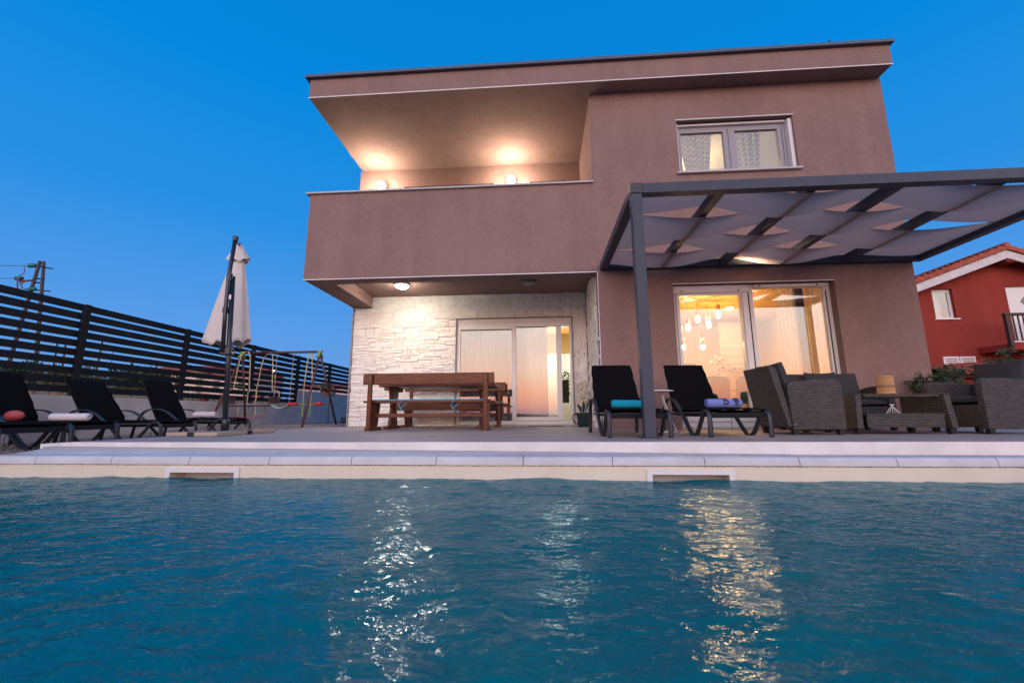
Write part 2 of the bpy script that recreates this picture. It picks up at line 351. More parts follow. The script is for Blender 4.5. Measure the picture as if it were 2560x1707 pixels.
f_.box(-4.756, -4.741, 5.601, 9.3, -.3, -.004); f_.hexa([(-5.08, 4.059, -.3), (-5.062, 4.059, -.3), (-4.742, 5.6, -.3), (-4.757, 5.6, -.3)], [(-5.08, 4.059, -.018), (-5.062, 4.059, -.018), (-4.742, 5.6, -.003), (-4.757, 5.6, -.003)])
tag(f_.build('terrace_step', FACE, bevel=.004), kind='structure')
# pool surround strip between coping and terrace (falls away to the right)
s_ = MB()
def surr(u, v):
    X = -12 + 24 * u; k = min(1, max(0, (X + 5) / 9)); zb = -.05 - .087 * k
    if X < -5.1: zb = -.112
    return (X, 4.028 - .2 * v, zb * (1 - v) + (-.101) * v if v < 1 else -.101)
s_.grid(96, 4, surr)
s_.box(-12, 12, 3.828, 4.02, -.4, -.15)
tag(s_.build('pool_surround', COPE), kind='structure')
# coping tiles with a bullnose, joints every 0.745 m
cp = MB(); X = -4.633 - .745 * 9
prof = [(3.836, -.16), (3.836, -.1)]
for k in range(0, 7):
    a = R(90 + 90 * k / 6); prof.append((3.695 + .035 * cos(a), -.135 + .036 * sin(a)))
prof += [(3.657, -.15), (3.656, -.171), (3.70, -.172)]
while X < 12:
    dz = rnd.uniform(-.0015, .0015)
    cp.prism([(y, z + dz) for y, z in prof], 0, X + .002, X + .742); X += .745
tag(cp.build('pool_coping', COPE, bevel=.0015, bseg=1), kind='structure')
# grout line + pool walls
pw = MB(); pw.box(-7.3, 4.35, 3.675, 3.83, -2, -.1735)
pwm = pw
skx = [(-3.30, -2.715), (.905, 1.50)]
wall = slab(-7.2, 4.2, -2.0, -.176, 3.67, 3.99, [(-3.31, -2.71, -.42, -.235), (.9, 1.512, -.42, -.235)])
wall.box(-7.4, -7.2, -4.6, 3.99, -2, -.176); wall.box(4.2, 4.4, -4.6, 3.99, -2, -.176); wall.box(-7.2, 4.2, -4.75, -4.6, -2, -.12); wall.box(-7.2, 4.2, -4.6, 3.67, -2.1, -2.0)
tag(wall.build('pool_basin', LINER), kind='structure')
gr = MB()
for k in range(240):
    x = -7 + k * .047; gr.box(x, x + rnd.uniform(.02, .05), 3.6685, 3.69, -.176 - rnd.uniform(0, .004), -.1725)
tag(gr.build('pool_grout', mat('pool_grout', (.30, .25, .21), .95, var=.4, vscale=20)), kind='structure')
def skimmer(x0, x1, label):
    t = thing('pool_skimmer', label, 'pool skimmer', ((x0 + x1) / 2, 3.67, -.3), group='skimmer openings in the pool wall')
    fr = slab(x0 - .045, x1 + .045, -.50, -.2, 3.655, 3.6705, [(x0, x1, -.45, -.24)])
    fr.build('frame', PVC, t, bevel=.003)
    b = MB(); b.q((x0, 3.985, -.5), (x1, 3.985, -.5), (x1, 3.985, -.19), (x0, 3.985, -.19)); b.q((x0, 3.67, -.232), (x0, 3.98, -.232), (x1, 3.98, -.232), (x1, 3.67, -.232))
    b.build('inner_wall', LINER, t)
    MB().box(x0 + .17 * (x1 - x0), x0 + .55 * (x1 - x0), 3.93, 3.96, -.45, -.243).build('weir_flap', mat('weir_flap', (.05, .045, .035), .7), t, bevel=.004)
    return t
skimmer(-3.31, -2.71, 'white framed skimmer opening in the pool wall below the left end of the wooden bench')
skimmer(.9, 1.512, 'white framed skimmer opening in the pool wall below the pergola post')
# water
comps = []
wr = random.Random(3)
for k in range(70):
    lam = .07 * (1.055 ** k) * wr.uniform(.9, 1.1); lam = min(lam, 1.3)
    a = wr.gauss(R(78), R(42)); kk = 2 * PI / lam
    amp = .0052 * (lam / .6) ** .95 * wr.uniform(.4, 1.2) / 3.1 * (1.25 if lam < .22 else 1.1 if lam < .55 else .5)
    comps.append((kk * cos(a), kk * sin(a), amp, wr.uniform(0, 6.28)))
import numpy as np
def water():
    xv = np.concatenate([np.linspace(-7.2, -5.3, 30)[:-1], np.linspace(-5.3, 4.2, 620)])
    yv = np.concatenate([np.linspace(-4.6, .3, 60)[:-1], np.linspace(.3, 3.665, 250)])
    X_, Y_ = np.meshgrid(xv, yv)
    xw = X_ + .05 * np.sin(1.7 * Y_ + 1) + .03 * np.sin(3.1 * X_ + 2.3 * Y_); yw = Y_ + .05 * np.sin(1.9 * X_ + .5 * Y_)
    Z = np.zeros_like(X_)
    for kx, ky, a, ph in comps: Z += a * np.sin(kx * xw + ky * yw + ph)
    env = .75 + .35 * np.sin(.9 * X_ + 1.1 * Y_ + .6) * np.sin(1.3 * Y_ - .7 * X_)
    Z = Z * env - .286
    nx, ny = len(xv), len(yv)
    me = bpy.data.meshes.new('pool_water'); co = np.stack([X_, Y_, Z], -1).reshape(-1, 3)
    idx = np.arange(nx * ny).reshape(ny, nx)
    F = np.stack([idx[:-1, :-1], idx[:-1, 1:], idx[1:, 1:], idx[1:, :-1]], -1).reshape(-1, 4)
    me.vertices.add(len(co)); me.vertices.foreach_set('co', co.ravel()); me.loops.add(F.size); me.loops.foreach_set('vertex_index', F.ravel())
    me.polygons.add(len(F)); me.polygons.foreach_set('loop_start', np.arange(0, F.size, 4)); me.polygons.foreach_set('loop_total', np.full(len(F), 4)); me.polygons.foreach_set('use_smooth', np.ones(len(F), bool))
    me.update(); me.validate(); o = bpy.data.objects.new('pool_water', me); COL.objects.link(o); return o
WATER = bpy.data.materials.new('pool_water'); WATER.use_nodes = True
n, l = WATER.node_tree.nodes, WATER.node_tree.links; p = n['Principled BSDF']
p.inputs['Base Color'].default_value = (.0, .158, .168, 1); p.inputs['Roughness'].default_value = .02; p.inputs['IOR'].default_value = 1.33; p.inputs['Specular IOR Level'].default_value = 0
t = n.new('ShaderNodeTexCoord'); mp = n.new('ShaderNodeMapping'); mp.inputs['Rotation'].default_value = (0, 0, R(-15)); mp.inputs['Scale'].default_value = (.8, 1.5, 1); l.new(t.outputs['Object'], mp.inputs[0])
nz = n.new('ShaderNodeTexNoise'); nz.inputs['Scale'].default_value = 16; nz.inputs['Detail'].default_value = 3; nz.inputs['Distortion'].default_value = .5; l.new(mp.outputs[0], nz.inputs['Vector'])
bb = n.new('ShaderNodeBump'); bb.inputs['Strength'].default_value = .68; bb.inputs['Distance'].default_value = .012; l.new(nz.outputs[0], bb.inputs['Height']); l.new(bb.outputs[0], p.inputs['Normal'])
glw = n.new('ShaderNodeBsdfGlossy'); glw.inputs['Color'].default_value = (.52, .62, .68, 1); glw.inputs['Roughness'].default_value = .012; frw = n.new('ShaderNodeFresnel'); frw.inputs[0].default_value = 1.33
p.inputs['Roughness'].default_value = .9; mw = n.new('ShaderNodeMixShader'); l.new(bb.outputs[0], glw.inputs['Normal']); l.new(bb.outputs[0], frw.inputs['Normal'])
l.new(frw.outputs[0], mw.inputs[0]); l.new(p.outputs[0], mw.inputs[1]); l.new(glw.outputs[0], mw.inputs[2]); l.new(mw.outputs[0], n['Material Output'].inputs[0])
wo_ = water(); wo_.data.materials.append(WATER); tag(wo_, kind='structure')
# drain channel with slotted grate
t = thing('drain_channel', 'grey plastic slotted drain grate running along the foot of the terrace step', 'drain', (-.4, 3.99, -.09))
gmb = MB(); x = -4.95
while x < 2.2:
    k = min(1, max(0, (x + 5) / 9)); z = -.05 - .087 * k + .006
    gmb.box(x, x + .026, 3.965, 4.022, z - .02, z + .004); x += .047
k0 = -.05 - .087 * (.05 / 9) + .006; k1 = -.05 - .087 * (7.2 / 9) + .006
for y in (3.958, 4.015):
    gmb.hexa([(-4.95, y, k0 - .02), (2.2, y, k1 - .02), (2.2, y + .008, k1 - .02), (-4.95, y + .008, k0 - .02)], [(-4.95, y, k0 + .005), (2.2, y, k1 + .005), (2.2, y + .008, k1 + .005), (-4.95, y + .008, k0 + .005)])
gmb.build('grate', mat('grey_grate', (.34, .34, .38), .6), t)
ch = MB(); ch.hexa([(-4.95, 3.966, k0 - .03), (2.2, 3.966, k1 - .03), (2.2, 4.02, k1 - .03), (-4.95, 4.02, k0 - .03)], [(-4.95, 3.966, k0 - .0045), (2.2, 3.966, k1 - .0045), (2.2, 4.02, k1 - .0045), (-4.95, 4.02, k0 - .0045)])
ch.build('channel', mat('drain_dark', (.01, .01, .012), .8), t)

# pebbles on the gravel yard
pb = MB()
for k in range(5200):
    x = rnd.uniform(-7.6, -4.78); y = 4.1 + 7.5 * rnd.random() ** 1.6; r = rnd.uniform(.006, .02); z = gz(x, y) + r * .3
    a = rnd.uniform(0, 3); ca, sa = cos(a) * r, sin(a) * r
    b = len(pb.v); pb.v += [(x + ca, y + sa, z), (x - sa, y + ca, z + .1 * r), (x - ca, y - sa, z), (x + sa, y - ca, z), (x, y, z + r * rnd.uniform(.5, .9)), (x, y, z - r * .4)]
    pb.f += [(b, b + 1, b + 4), (b + 1, b + 2, b + 4), (b + 2, b + 3, b + 4), (b + 3, b, b + 4)]
tag(pb.build('gravel', mat('pale_pebbles', (.42, .34, .30), .9, var=.5, vscale=40)), 'pale brown gravel stones scattered over the yard beside the terrace', 'gravel', kind='stuff')

# ------------------------------------------------------------------ the house
YW, YP, YR = 7.2, 9.3, 9.4
H = thing('brown_house', 'two storey brown rendered house with flat roof, balcony recess and stone clad porch', 'house', (1, 8, 0))
DOOR = (2.31, 4.985, .03, 2.475); WIN = (2.588, 4.667, 4.572, 5.642)
slab(1.03, 6.28, -.2, 6.289, YW, YW + .28, [DOOR, WIN]).build('front_wall', BROWN, H)
w = MB()
w.box(6.0, 6.28, YW + .2801, 13, -.2, 6.289); w.box(-4.36, 6.28, 13, 13.2, -.2, 6.289)
w.box(-4.36, -4.12, YP + .26, 13, -.2, 2.98); w.box(-4.44, -4.2, YR + .26, 13, 2.981, 6.289)
w.build('side_wall', BROWN, H)
# porch back wall with sliding door opening, stone cladding over it
PD = (-1.9, .70, .04, 2.405)
slab(-4.35, 1.1, -.2, 2.984, YP + .02, YP + .26, [PD]).build('porch_wall', BROWN, H)
MB().box(1.06, 1.30, YW + .2802, YP + .2, -.2, 2.98).build('porch_side_wall', BROWN, H)
def cladding(u0, u1, z0, z1, holes, P):
    mb = MB(); rr = random.Random(11); z = z0
    while z < z1 - .01:
        h = rr.choice((.095, .105, .11, .12)); h = min(h, z1 - z)
        if z1 - z - h < .04: h = z1 - z
        u = u0 - rr.uniform(0, .2)
        while u < u1:
            w_ = rr.uniform(.16, .5); a, b = max(u, u0), min(u + w_, u1); u += w_
            if b - a < .03: continue
            segs = [(a, b, z, z + h)]
            for hx0, hx1, hz0, hz1 in holes:
                nn = []
                for (a_, b_, c_, d_) in segs:
                    if b_ <= hx0 or a_ >= hx1 or d_ <= hz0 or c_ >= hz1: nn.append((a_, b_, c_, d_)); continue
                    if d_ > hz1 + .02 and c_ < hz1: nn.append((a_, b_, hz1, d_)); d_ = hz1
                    if a_ < hx0 - .02: nn.append((a_, hx0, c_, d_))
                    if b_ > hx1 + .02: nn.append((hx1, b_, c_, d_))
                segs = nn
            for (a_, b_, c_, d_) in segs:
                # each stone is split in 1-3 uneven ledges
                ns = rr.choice((1, 1, 2, 2, 3)) if d_ - c_ > .07 else 1
                cuts = sorted([c_, d_] + [c_ + (d_ - c_) * (i + rr.uniform(-.2, .2)) / ns for i in range(1, ns)])
                for i in range(len(cuts) - 1):
                    zz0, zz1 = cuts[i], cuts[i + 1]
                    base = rr.uniform(.010, .033); tilt = rr.uniform(-.010, .007); tu = rr.uniform(-.013, .013); sd_ = rr.uniform(0, 99)
                    nu = max(3, int((b_ - a_) / .045)); nv = 3; gap = .0045
                    def fn(uu, vv):
                        X_ = a_ + gap + (b_ - a_ - 2 * gap) * uu; Z_ = zz0 + (zz1 - zz0) * vv + (0 if vv in (0, 1) else .004 * noise.noise((X_ * 30, Z_s, sd_)))
                        dd = base + tilt * (vv - .5) * 2 + tu * (uu - .5) + .010 * noise.noise((X_ * 9, vv * 2.5, sd_)) + .006 * noise.noise((X_ * 28, vv * 5, sd_))
                        dd = max(.004, dd)
                        if uu in (0, 1) or vv in (0, 1): dd = max(.003, dd - .006)
                        return P(X_, dd, Z_)
                    Z_s = zz0
                    b0 = len(mb.v); mb.grid(nu, nv, fn)
                    # skirt back to the wall
                    W_ = nu + 1; border = [b0 + i_ for i_ in range(W_)] + [b0 + W_ * j_ + nu for j_ in range(1, nv + 1)] + [b0 + W_ * nv + i_ for i_ in range(nu - 1, -1, -1)] + [b0 + W_ * j_ for j_ in range(nv - 1, 0, -1)]
                    c0 = len(mb.v)
                    for bi in border:
                        vx = mb.v[bi]; uz = P.inv(vx); mb.v.append(P(uz[0], 0, uz[1]))
                    for i_ in range(len(border)):
                        j_ = (i_ + 1) % len(border); mb.f.append((border[i_], c0 + i_, c0 + j_, border[j_]))
        z += h
    return mb
class PB:
    def __call__(s, u, dd, z): return (u, YP + .02 - dd, z)
    def inv(s, v): return (v[0], v[2])
class PS:
    def __call__(s, u, dd, z): return (1.06 - dd, u, z)
    def inv(s, v): return (v[1], v[2])
cladding(-4.34, 1.03, .0, 2.984, [PD], PB()).build('stone_cladding', STONE, H)
cladding(YW + .01, YP - .02, .0, 2.984, [], PS()).build('stone_cladding', STONE, H)
tr = MB(); tr.box(-4.372, -4.342, YP - .03, YP + .05, 0, 2.733); tr.build('corner_trim', mat('grey_trim', (.25, .25, .28), .5), H)
MB().box(1.018, 1.029, YW - .006, YW + .012, 0, 2.73).build('corner_trim', WHITE, H)
# porch ceiling, beams, balcony
c = MB(); c.box(-3.91, 1.03, YW + .32, YP + .015, 2.986, 3.2); c.build('porch_ceiling', BROWN, H)
b = MB()
b.prism([(YW, 2.735), (YW + .32, 2.735), (YW + .32, 3.21), (YW + .2, 3.21), (YW + .2, 4.44), (YW, 4.44)], 0, -4.38, 1.0295)
b.prism([(-4.38, 2.735), (-3.91, 2.735), (-3.91, 3.21), (-4.18, 3.21), (-4.18, 4.44), (-4.38, 4.44)], 1, YW + .3201, YP + .02) if False else None
b.build('balcony_parapet', BROWN, H)
b = MB(); b.box(-4.379, -3.911, YW + .3203, YP + .018, 2.7352, 3.205); b.box(-4.379, -4.18, YW + .2005, YR, 3.21, 4.44); b.build('balcony_side', BROWN, H)
MB().box(-4.17, 1.0, YW + .201, YR, 3.204, 3.23).build('balcony_floor', CONC, H)
gcap = MB(); gcap.box(-4.445, 1.012, YW - .045, YW + .24, 4.441, 4.473); gcap.box(-4.445, -4.14, YW + .2402, YR - .001, 4.4412, 4.4728)
gcap.build('parapet_coping', GRANITE, H, bevel=.003)
MB().box(-4.384, 1.012, YW - .004, YW + .012, 2.727, 2.741).build('drip_edge', WHITE, H)
# recess
slab(-4.44, 1.012, 2.99, 6.2885, YR, YR + .25, [(-3.3, -1.08, 3.25, 5.828), (-.187, .68, 3.25, 5.82)]).build('recess_wall', BROWN, H)
MB().box(1.0125, 1.0285, YW + .001, YR, 3.21, 6.2883).box(1.029, 1.2, YW + .2803, YR + .2, 3.0, 6.288).build('recess_side_wall', BROWN, H)
# roof
r_ = MB(); r_.box(-4.385, 6.262, 6.89, 13.3, 6.29, 6.686); r_.build('roof_slab', BROWN, H)
r_ = MB(); r_.box(-4.46, 6.31, 6.82, 13.4, 6.688, 6.747); r_.build('roof_flashing', ROOFM, H, bevel=.004)
MB().box(-4.392, 6.268, 6.882, 6.894, 6.283, 6.298).build('drip_edge', WHITE, H)
MB().tube(smooth_path([(5.2, 6.83, 6.745), (5.21, 6.83, 6.785), (5.235, 6.83, 6.79), (5.25, 6.83, 6.76)]), .007, 6).build('roof_hook', BLACKM, H)
MB().box(DOOR[0] - .01, DOOR[1] + .01, YW - .004, YW + .02, DOOR[3] - .006, DOOR[3] + .008).build('drip_edge', WHITE, H)
MB().box(WIN[0] - .01, WIN[1] + .01, YW - .004, YW + .02, WIN[3] - .006, WIN[3] + .008).build('drip_edge', WHITE, H)

def opening(name, rect, y, holes, frame=PVC, th=.07, open_=()):
    o = slab(rect[0], rect[1], rect[2], rect[3], y, y + th, holes + list(open_)); f = o.build(name, frame, H, bevel=.004)
    for hx in holes:
        MB().box(hx[0] - .003, hx[1] + .003, y + th * .45, y + th * .45 + .012, hx[2] - .003, hx[3] + .003).build('pane', GLASS, f)
    return f
GREYP = mat('grey_pvc', (.30, .28, .32), .4)
# living room sliding door
yd = YW + .14
f = opening('sliding_door', (DOOR[0] + .004, DOOR[1] - .003, .034, 2.472), yd, [(2.44, 3.48, .27, 2.29), (3.70, 4.87, .16, 2.40)])
MB().box(3.505, 3.60, yd - .03, yd - .001, .12, 2.33).box(2.385, 3.5045, yd - .03, yd - .001, .12, .25).box(2.385, 2.435, yd - .03, yd - .001, .2502, 2.29).box(2.385, 3.5045, yd - .03, yd - .001, 2.291, 2.33).build('sliding_sash', PVC, f, bevel=.004)
MB().box(2.33, 3.615, yd - .045, yd - .0315, 2.332, 2.46).build('shutter_bar', PVC, f, bevel=.003)
MB().box(3.71, 4.96, yd - .045, yd - .001, 2.405, 2.46).build('shutter_bar', PVC, f, bevel=.003)
for x, z in ((2.48, 2.36), (3.44, 2.36), (3.8, 2.43), (4.75, 2.43)):
    MB().lathe([(.014, 0), (.014, .02), (.006, .03)], (x, yd - .076, z), 10, 1).build('shutter_stop', mat('stop_grey', (.2, .2, .2), .5), f)
for xa, xb in ((3.612, 3.63), (4.90, 4.915)): MB().box(xa, xb, yd - .012, yd - .001, .1, 2.33).build('track', BLACKM, f)
MB().box(DOOR[0] - .02, DOOR[1] + .02, YW - .02, YW + .13, .004, .032).build('door_sill', GRANITE, H)
# upper window
yw = YW + .15
f = opening('window', (WIN[0] + .003, WIN[1] - .003, WIN[2] + .03, WIN[3] - .0035), yw, [(2.70, 3.478, 4.66, 5.465), (3.69, 4.46, 4.66, 5.47)], GREYP)
for xa, xb in ((4.60, 4.663), (2.593, 2.615)): MB().box(xa, xb, yw - .10, yw - .001, 4.61, 5.60).build('shutter_rail', PVC, f)
MB().box(2.62, 4.59, yw - .05, yw - .001, 5.575, 5.61).build('shutter_bar', PVC, f)
for xa, xb in ((3.565, 3.60), (4.53, 4.56)): MB().box(xa, xb, yw - .02, yw - .001, 4.63, 5.53).build('sash_joint', GREYP, f)
MB().box(2.53, 4.70, YW - .06, YW + .14, 4.535, 4.57).build('window_sill', GRANITE, H, bevel=.003)
# porch sliding door with roller shutters
yd = YP + .0
f = opening('sliding_door', (PD[0] + .002, PD[1] - .002, .042, 2.403), yd, [(-1.82, -.645, .118, 2.15), (-.55, .35, .20, 2.2)], open_=[(.462, .645, .118, 2.2)])
sh = MB()
for (a, b_, z0) in ((-1.82, -.64, 2.225), (-.545, .64, 2.275)):
    z = z0
    while z < 2.37: sh.box(a, b_, yd - .012, yd - .0005, z, z + .036); z += .04
sh.build('roller_shutter', PVC, f, bevel=.004)
MB().box(-1.83, -.635, yd - .035, yd - .001, 2.155, 2.222).build('shutter_bar', PVC, f, bevel=.003)
MB().box(-.545, .645, yd - .035, yd - .001, 2.205, 2.272).build('shutter_bar', PVC, f, bevel=.003)
MB().box(.351, .46, yd - .03, yd - .001, .12, 2.2).box(-.545, .3508, yd - .03, yd - .001, .12, .198).build('sliding_sash', PVC, f, bevel=.004)
MB().box(-.62, -.56, yd - .03, yd - .0255, .05, 2.39).build('centre_post', PVC, f)
MB().box(-1.95, .75, YP - .09, YP + .0, .003, .034).build('door_sill', GRANITE, H, bevel=.004)
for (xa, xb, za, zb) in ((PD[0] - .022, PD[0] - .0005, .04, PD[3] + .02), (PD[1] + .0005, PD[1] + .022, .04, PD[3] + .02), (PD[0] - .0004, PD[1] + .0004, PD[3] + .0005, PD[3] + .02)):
    MB().box(xa, xb, YP - .036, YP + .015, za, zb).build('door_shadow_line', mat('shadow_line_grey', (.22, .205, .205), .6), H)  # dark strips stand in for the thin shadow line round the door frame
# upper recess doors (dark)
opening('balcony_door', (-3.29, -1.09, 3.26, 5.82), YR + .12, [(-3.2, -2.23, 3.4, 5.72), (-2.15, -1.17, 3.4, 5.72)])
opening('balcony_door', (-.18, .67, 3.26, 5.81), YR + .12, [(-.1, .59, 3.4, 5.72)])

# rooms
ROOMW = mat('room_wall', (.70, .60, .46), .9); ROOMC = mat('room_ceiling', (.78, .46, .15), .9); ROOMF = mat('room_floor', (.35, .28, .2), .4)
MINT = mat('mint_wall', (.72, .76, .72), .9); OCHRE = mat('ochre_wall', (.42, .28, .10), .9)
rm = MB(); rm.q((1.31, 7.49, .02), (5.99, 7.49, .02), (5.99, 12.9, .02), (1.31, 12.9, .02)); rm.q((-4.1, 9.57, .021), (1.3, 9.57, .021), (1.3, 12.9, .021), (-4.1, 12.9, .021)); rm.build('room_floor', ROOMF, H)
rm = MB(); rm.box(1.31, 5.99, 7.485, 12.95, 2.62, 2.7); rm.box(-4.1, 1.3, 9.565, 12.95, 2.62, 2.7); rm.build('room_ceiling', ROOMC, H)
rm = MB(); rm.box(1.31, 5.99, 11.6, 11.7, .02, 2.62); rm.box(1.305, 1.32, 7.5, 12.9, .02, 2.62); rm.box(5.97, 5.995, 7.5, 12.9, .02, 2.62); rm.build('room_wall', ROOMW, H)
rm = MB(); rm.box(-4.1, -.35, 12.4, 12.5, .02, 2.62); rm.box(-.36, -.3, 9.8, 12.4, .02, 2.62); rm.box(1.28, 1.3, 9.58, 12.9, .02, 2.62); rm.build('room_wall', ROOMW, H)
MB().box(-.29, 1.27, 12.4, 12.5, .02, 2.02).build('hall_wall', MINT, H)
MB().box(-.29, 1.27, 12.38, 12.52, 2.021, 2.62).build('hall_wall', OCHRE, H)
rm = MB(); rm.box(1.31, 5.99, 11.5, 11.6, 3.25, 6.2); rm.box(1.31, 1.33, 7.5, 11.5, 3.25, 6.2); rm.box(5.97, 5.995, 7.5, 11.5, 3.25, 6.2); rm.box(1.31, 5.99, 7.49, 11.6, 3.2, 3.25); rm.box(1.31, 5.99, 7.49, 11.6, 6.05, 6.2); rm.build('bedroom_wall', mat('bedroom_wall', (.55, .48, .38), .9), H)

# ------------------------------------------------------------------ lamps
WARM = (1, .66, .32); WARM2 = (1, .80, .58)
def globe(x, label):
    t = thing('wall_lamp', label, 'wall lamp', (x, YR - .10, 5.80), group='globe lamps on the balcony wall')
    MB().lathe([(.05, YR - .03), (.05, YR - .001)], (x, 0, 5.80), 20, 1).build('wall_plate', WHITE, t) 
    MB().ball((x, YR - .15, 5.80), .115, 20).build('glass_globe', emis('globe_glow', (1, .86, .66), 7), t, True)
    lamp('lamp_light', t, (x, YR - .38, 5.74), 118, WARM2, .12)
    return t
globe(-3.84, 'glowing white globe lamp on the balcony wall near its open left end')
globe(-.65, 'glowing white globe lamp on the balcony wall above the porch, right of the other')
def bulkhead(x, y, lit, label):
    t = thing('ceiling_lamp', label, 'ceiling lamp', (x, y, 2.98), group='round lamps under the porch ceiling')
    MB().lathe([(.15, 2.984), (.155, 2.965), (.15, 2.945), (.125, 2.94)], (x, y, 0), 28).build('rim', WHITE if lit else mat('dark_rim', (.05, .045, .045), .5), t, True)
    MB().lathe([(.128, 2.9385), (.12, 2.915), (.085, 2.893), (.03, 2.885)], (x, y, 0), 28).build('diffuser', emis('porch_glow', (1, .88, .72), 210) if lit else mat('opal_off', (.28, .24, .23), .4), t, True)
    if lit: lamp('lamp_light', t, (x, y, 2.72), 7, (1, .85, .68), .12)
bulkhead(-2.90, 8.35, True, 'lit round ceiling lamp glowing under the left of the porch ceiling')
bulkhead(-.21, 8.33, False, 'unlit round ceiling lamp with dark rim under the right of the porch ceiling')
t = thing('flood_lamp', 'white wall lamp shining through the grey sails below the upper window', 'wall lamp', (3.62, 7.19, 3.04))
MB().box(3.54, 3.70, 7.12, 7.199, 3.02, 3.12).build('housing', WHITE, t, bevel=.01)
MB().box(3.55, 3.69, 7.112, 7.1195, 3.025, 3.115).build('lens', emis('flood_glow', (1, .9, .7), 8), t)
lamp('lamp_light', t, (3.62, 7.06, 3.04), 46, (1, .80, .48), .05, 'SPOT', (R(42), 0, R(2)), R(160))
# pendants in the living room
def pendant(x, y, z0, z1, label):
    t = thing('pendant_lamp', label, 'pendant lamp', (x, y, 2.62), group='pendant lamps over the dining table')
    MB().tube([(x, y, 2.62), (x, y, z1 + .14)], .004, 5).build('cord', BLACKM, t)
    MB().lathe([(.042, z1), (.045, z1 + .14)], (x, y, 0), 16).build('lamp_shade', wood('pale_wood', (.6, .36, .16), (.45, .25, .1), (10, 10, 2)), t, True)
    MB().lathe([(.03, z0), (.038, z0 + .03), (.038, z1 - .001)], (x, y, 0), 16).build('bulb', emis('bulb_glow', (1, .60, .24), 220), t, True)
k = (8.9 - 0) / 9.6
for i, (x, zt, zb_, lab) in enumerate([(3.35, 2.40, 2.114, 'leftmost of the upper four pendant lamps behind the sliding door'), (3.58, 2.583, 2.308, 'second pendant lamp from the left in the upper row behind the sliding door'), (3.81, 2.453, 2.172, 'third pendant lamp from the left, hanging lower than the rightmost one'), (4.04, 2.681, 2.391, 'highest and rightmost pendant lamp behind the sliding door'), (3.638, 1.874, 1.683, 'low hanging pendant lamp behind the others, right of the lowest left one'), (3.205, 1.88, 1.685, 'low hanging pendant lamp at the left edge of the sliding door glass')]):
    zz0 = .25 + (zb_ - .25) * k; zz1 = .25 + (zt - .25) * k - .14
    pendant(x * k, 8.9, zz0, max(zz1, zz0 + .08), lab)
t = thing('added_room_light', 'small added fill light under the living room ceiling', 'ceiling light', (4.3, 9.6, 2.61))  # added source that brightens the living room beside the pendants
MB().lathe([(.06, 2.58), (.07, 2.60), (.07, 2.619)], (4.3, 9.6, 0), 28).build('diffuser', emis('room_glow', (1, .75, .42), 14), t, True)
lamp('lamp_light', t, (4.3, 9.6, 1.9), 27, (1, .60, .24), .3)
lamp('lamp_light', t, (2.6, 9.4, 1.5), 19, (1, .60, .26), .3)  # added floating light without a fixture, brightens the left of the room
t = thing('added_room_light', 'unseen added fill light above the hall behind the porch door', 'ceiling light', (.5, 10.2, 2.61))  # added out of sight to brighten the hall
MB().lathe([(.1, 2.57), (.12, 2.619)], (.5, 10.2, 0), 20).build('diffuser', emis('hall_glow', (1, .95, .75), 10), t, True)
lamp('lamp_light', t, (.5, 11.6, 1.7), 33, (1, 1, .86), .3)
lamp('lamp_light', t, (-2.2, 11.4, 1.8), 3, (1, .75, .45), .3)
t = thing('chandelier', 'small bedroom chandelier with bright bulbs seen through the upper window', 'chandelier', (3.5, 9.2, 6.0))
MB().tube([(3.5, 9.2, 6.05), (3.5, 9.2, 5.80)], .01, 6).tube([(3.2, 9.2, 5.66), (3.5, 9.2, 5.80), (3.85, 9.2, 5.66)], .008, 6).build('stem', BLACKM, t)
for bx, bz in ((3.2, 5.64), (3.85, 5.64), (3.5, 5.98)): MB().ball((bx, 9.2, bz), .03, 10).build('bulb', emis('bulb_white', (1, .92, .7), 40), t, True)
lamp('lamp_light', t, (3.5, 9.2, 5.4), 95, (1, .78, .45), .2)

# curtains
def curtain(name, label, x0, x1, y, z0, z1, mt, pinch=None, folds=9, group=None, amp=.035):
    def fn(u, v):
        z = z0 + (z1 - z0) * v; c_ = (x0 + x1) / 2; w_ = (x1 - x0) / 2
        if pinch: w_ *= pinch + (1 - pinch) * abs(v - .0) ** .8
        return (c_ + (2 * u - 1) * w_ + .006 * sin(u * 60), y + amp * sin(u * folds * 2 * PI) + .01 * sin(u * 31 + 2), z)
    o = MB().grid(folds * 10, 10, fn).build(name, mt, None, True); return tag(o, label, 'curtain', group)
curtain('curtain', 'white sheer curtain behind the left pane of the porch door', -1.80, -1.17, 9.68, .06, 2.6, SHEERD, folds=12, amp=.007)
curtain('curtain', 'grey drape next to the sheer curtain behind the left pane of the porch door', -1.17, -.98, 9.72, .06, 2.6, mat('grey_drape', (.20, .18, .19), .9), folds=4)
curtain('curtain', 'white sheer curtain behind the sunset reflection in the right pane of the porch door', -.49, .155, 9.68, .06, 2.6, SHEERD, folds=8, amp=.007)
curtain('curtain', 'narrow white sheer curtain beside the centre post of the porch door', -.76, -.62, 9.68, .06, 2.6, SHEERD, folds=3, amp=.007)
curtain('curtain', 'white sheer curtain at the right of the living room sliding door', 4.30, 4.62, 7.75, .06, 2.6, SHEER, folds=5)
curtain('curtain', 'brown drape at the right of the living room sliding door', 4.62, 4.80, 7.78, .06, 2.6, DRAPE, folds=3)
curtain('curtain', 'white sheer curtain nearest the right jamb of the sliding door', 4.81, 5.12, 7.72, .06, 2.6, SHEER, folds=4)
LN, LL = LACE.node_tree.nodes, LACE.node_tree.links
t_ = LN.new('ShaderNodeTexCoord'); mp = LN.new('ShaderNodeMapping'); mp.inputs['Rotation'].default_value = (0, R(45), 0); LL.new(t_.outputs['Object'], mp.inputs[0])
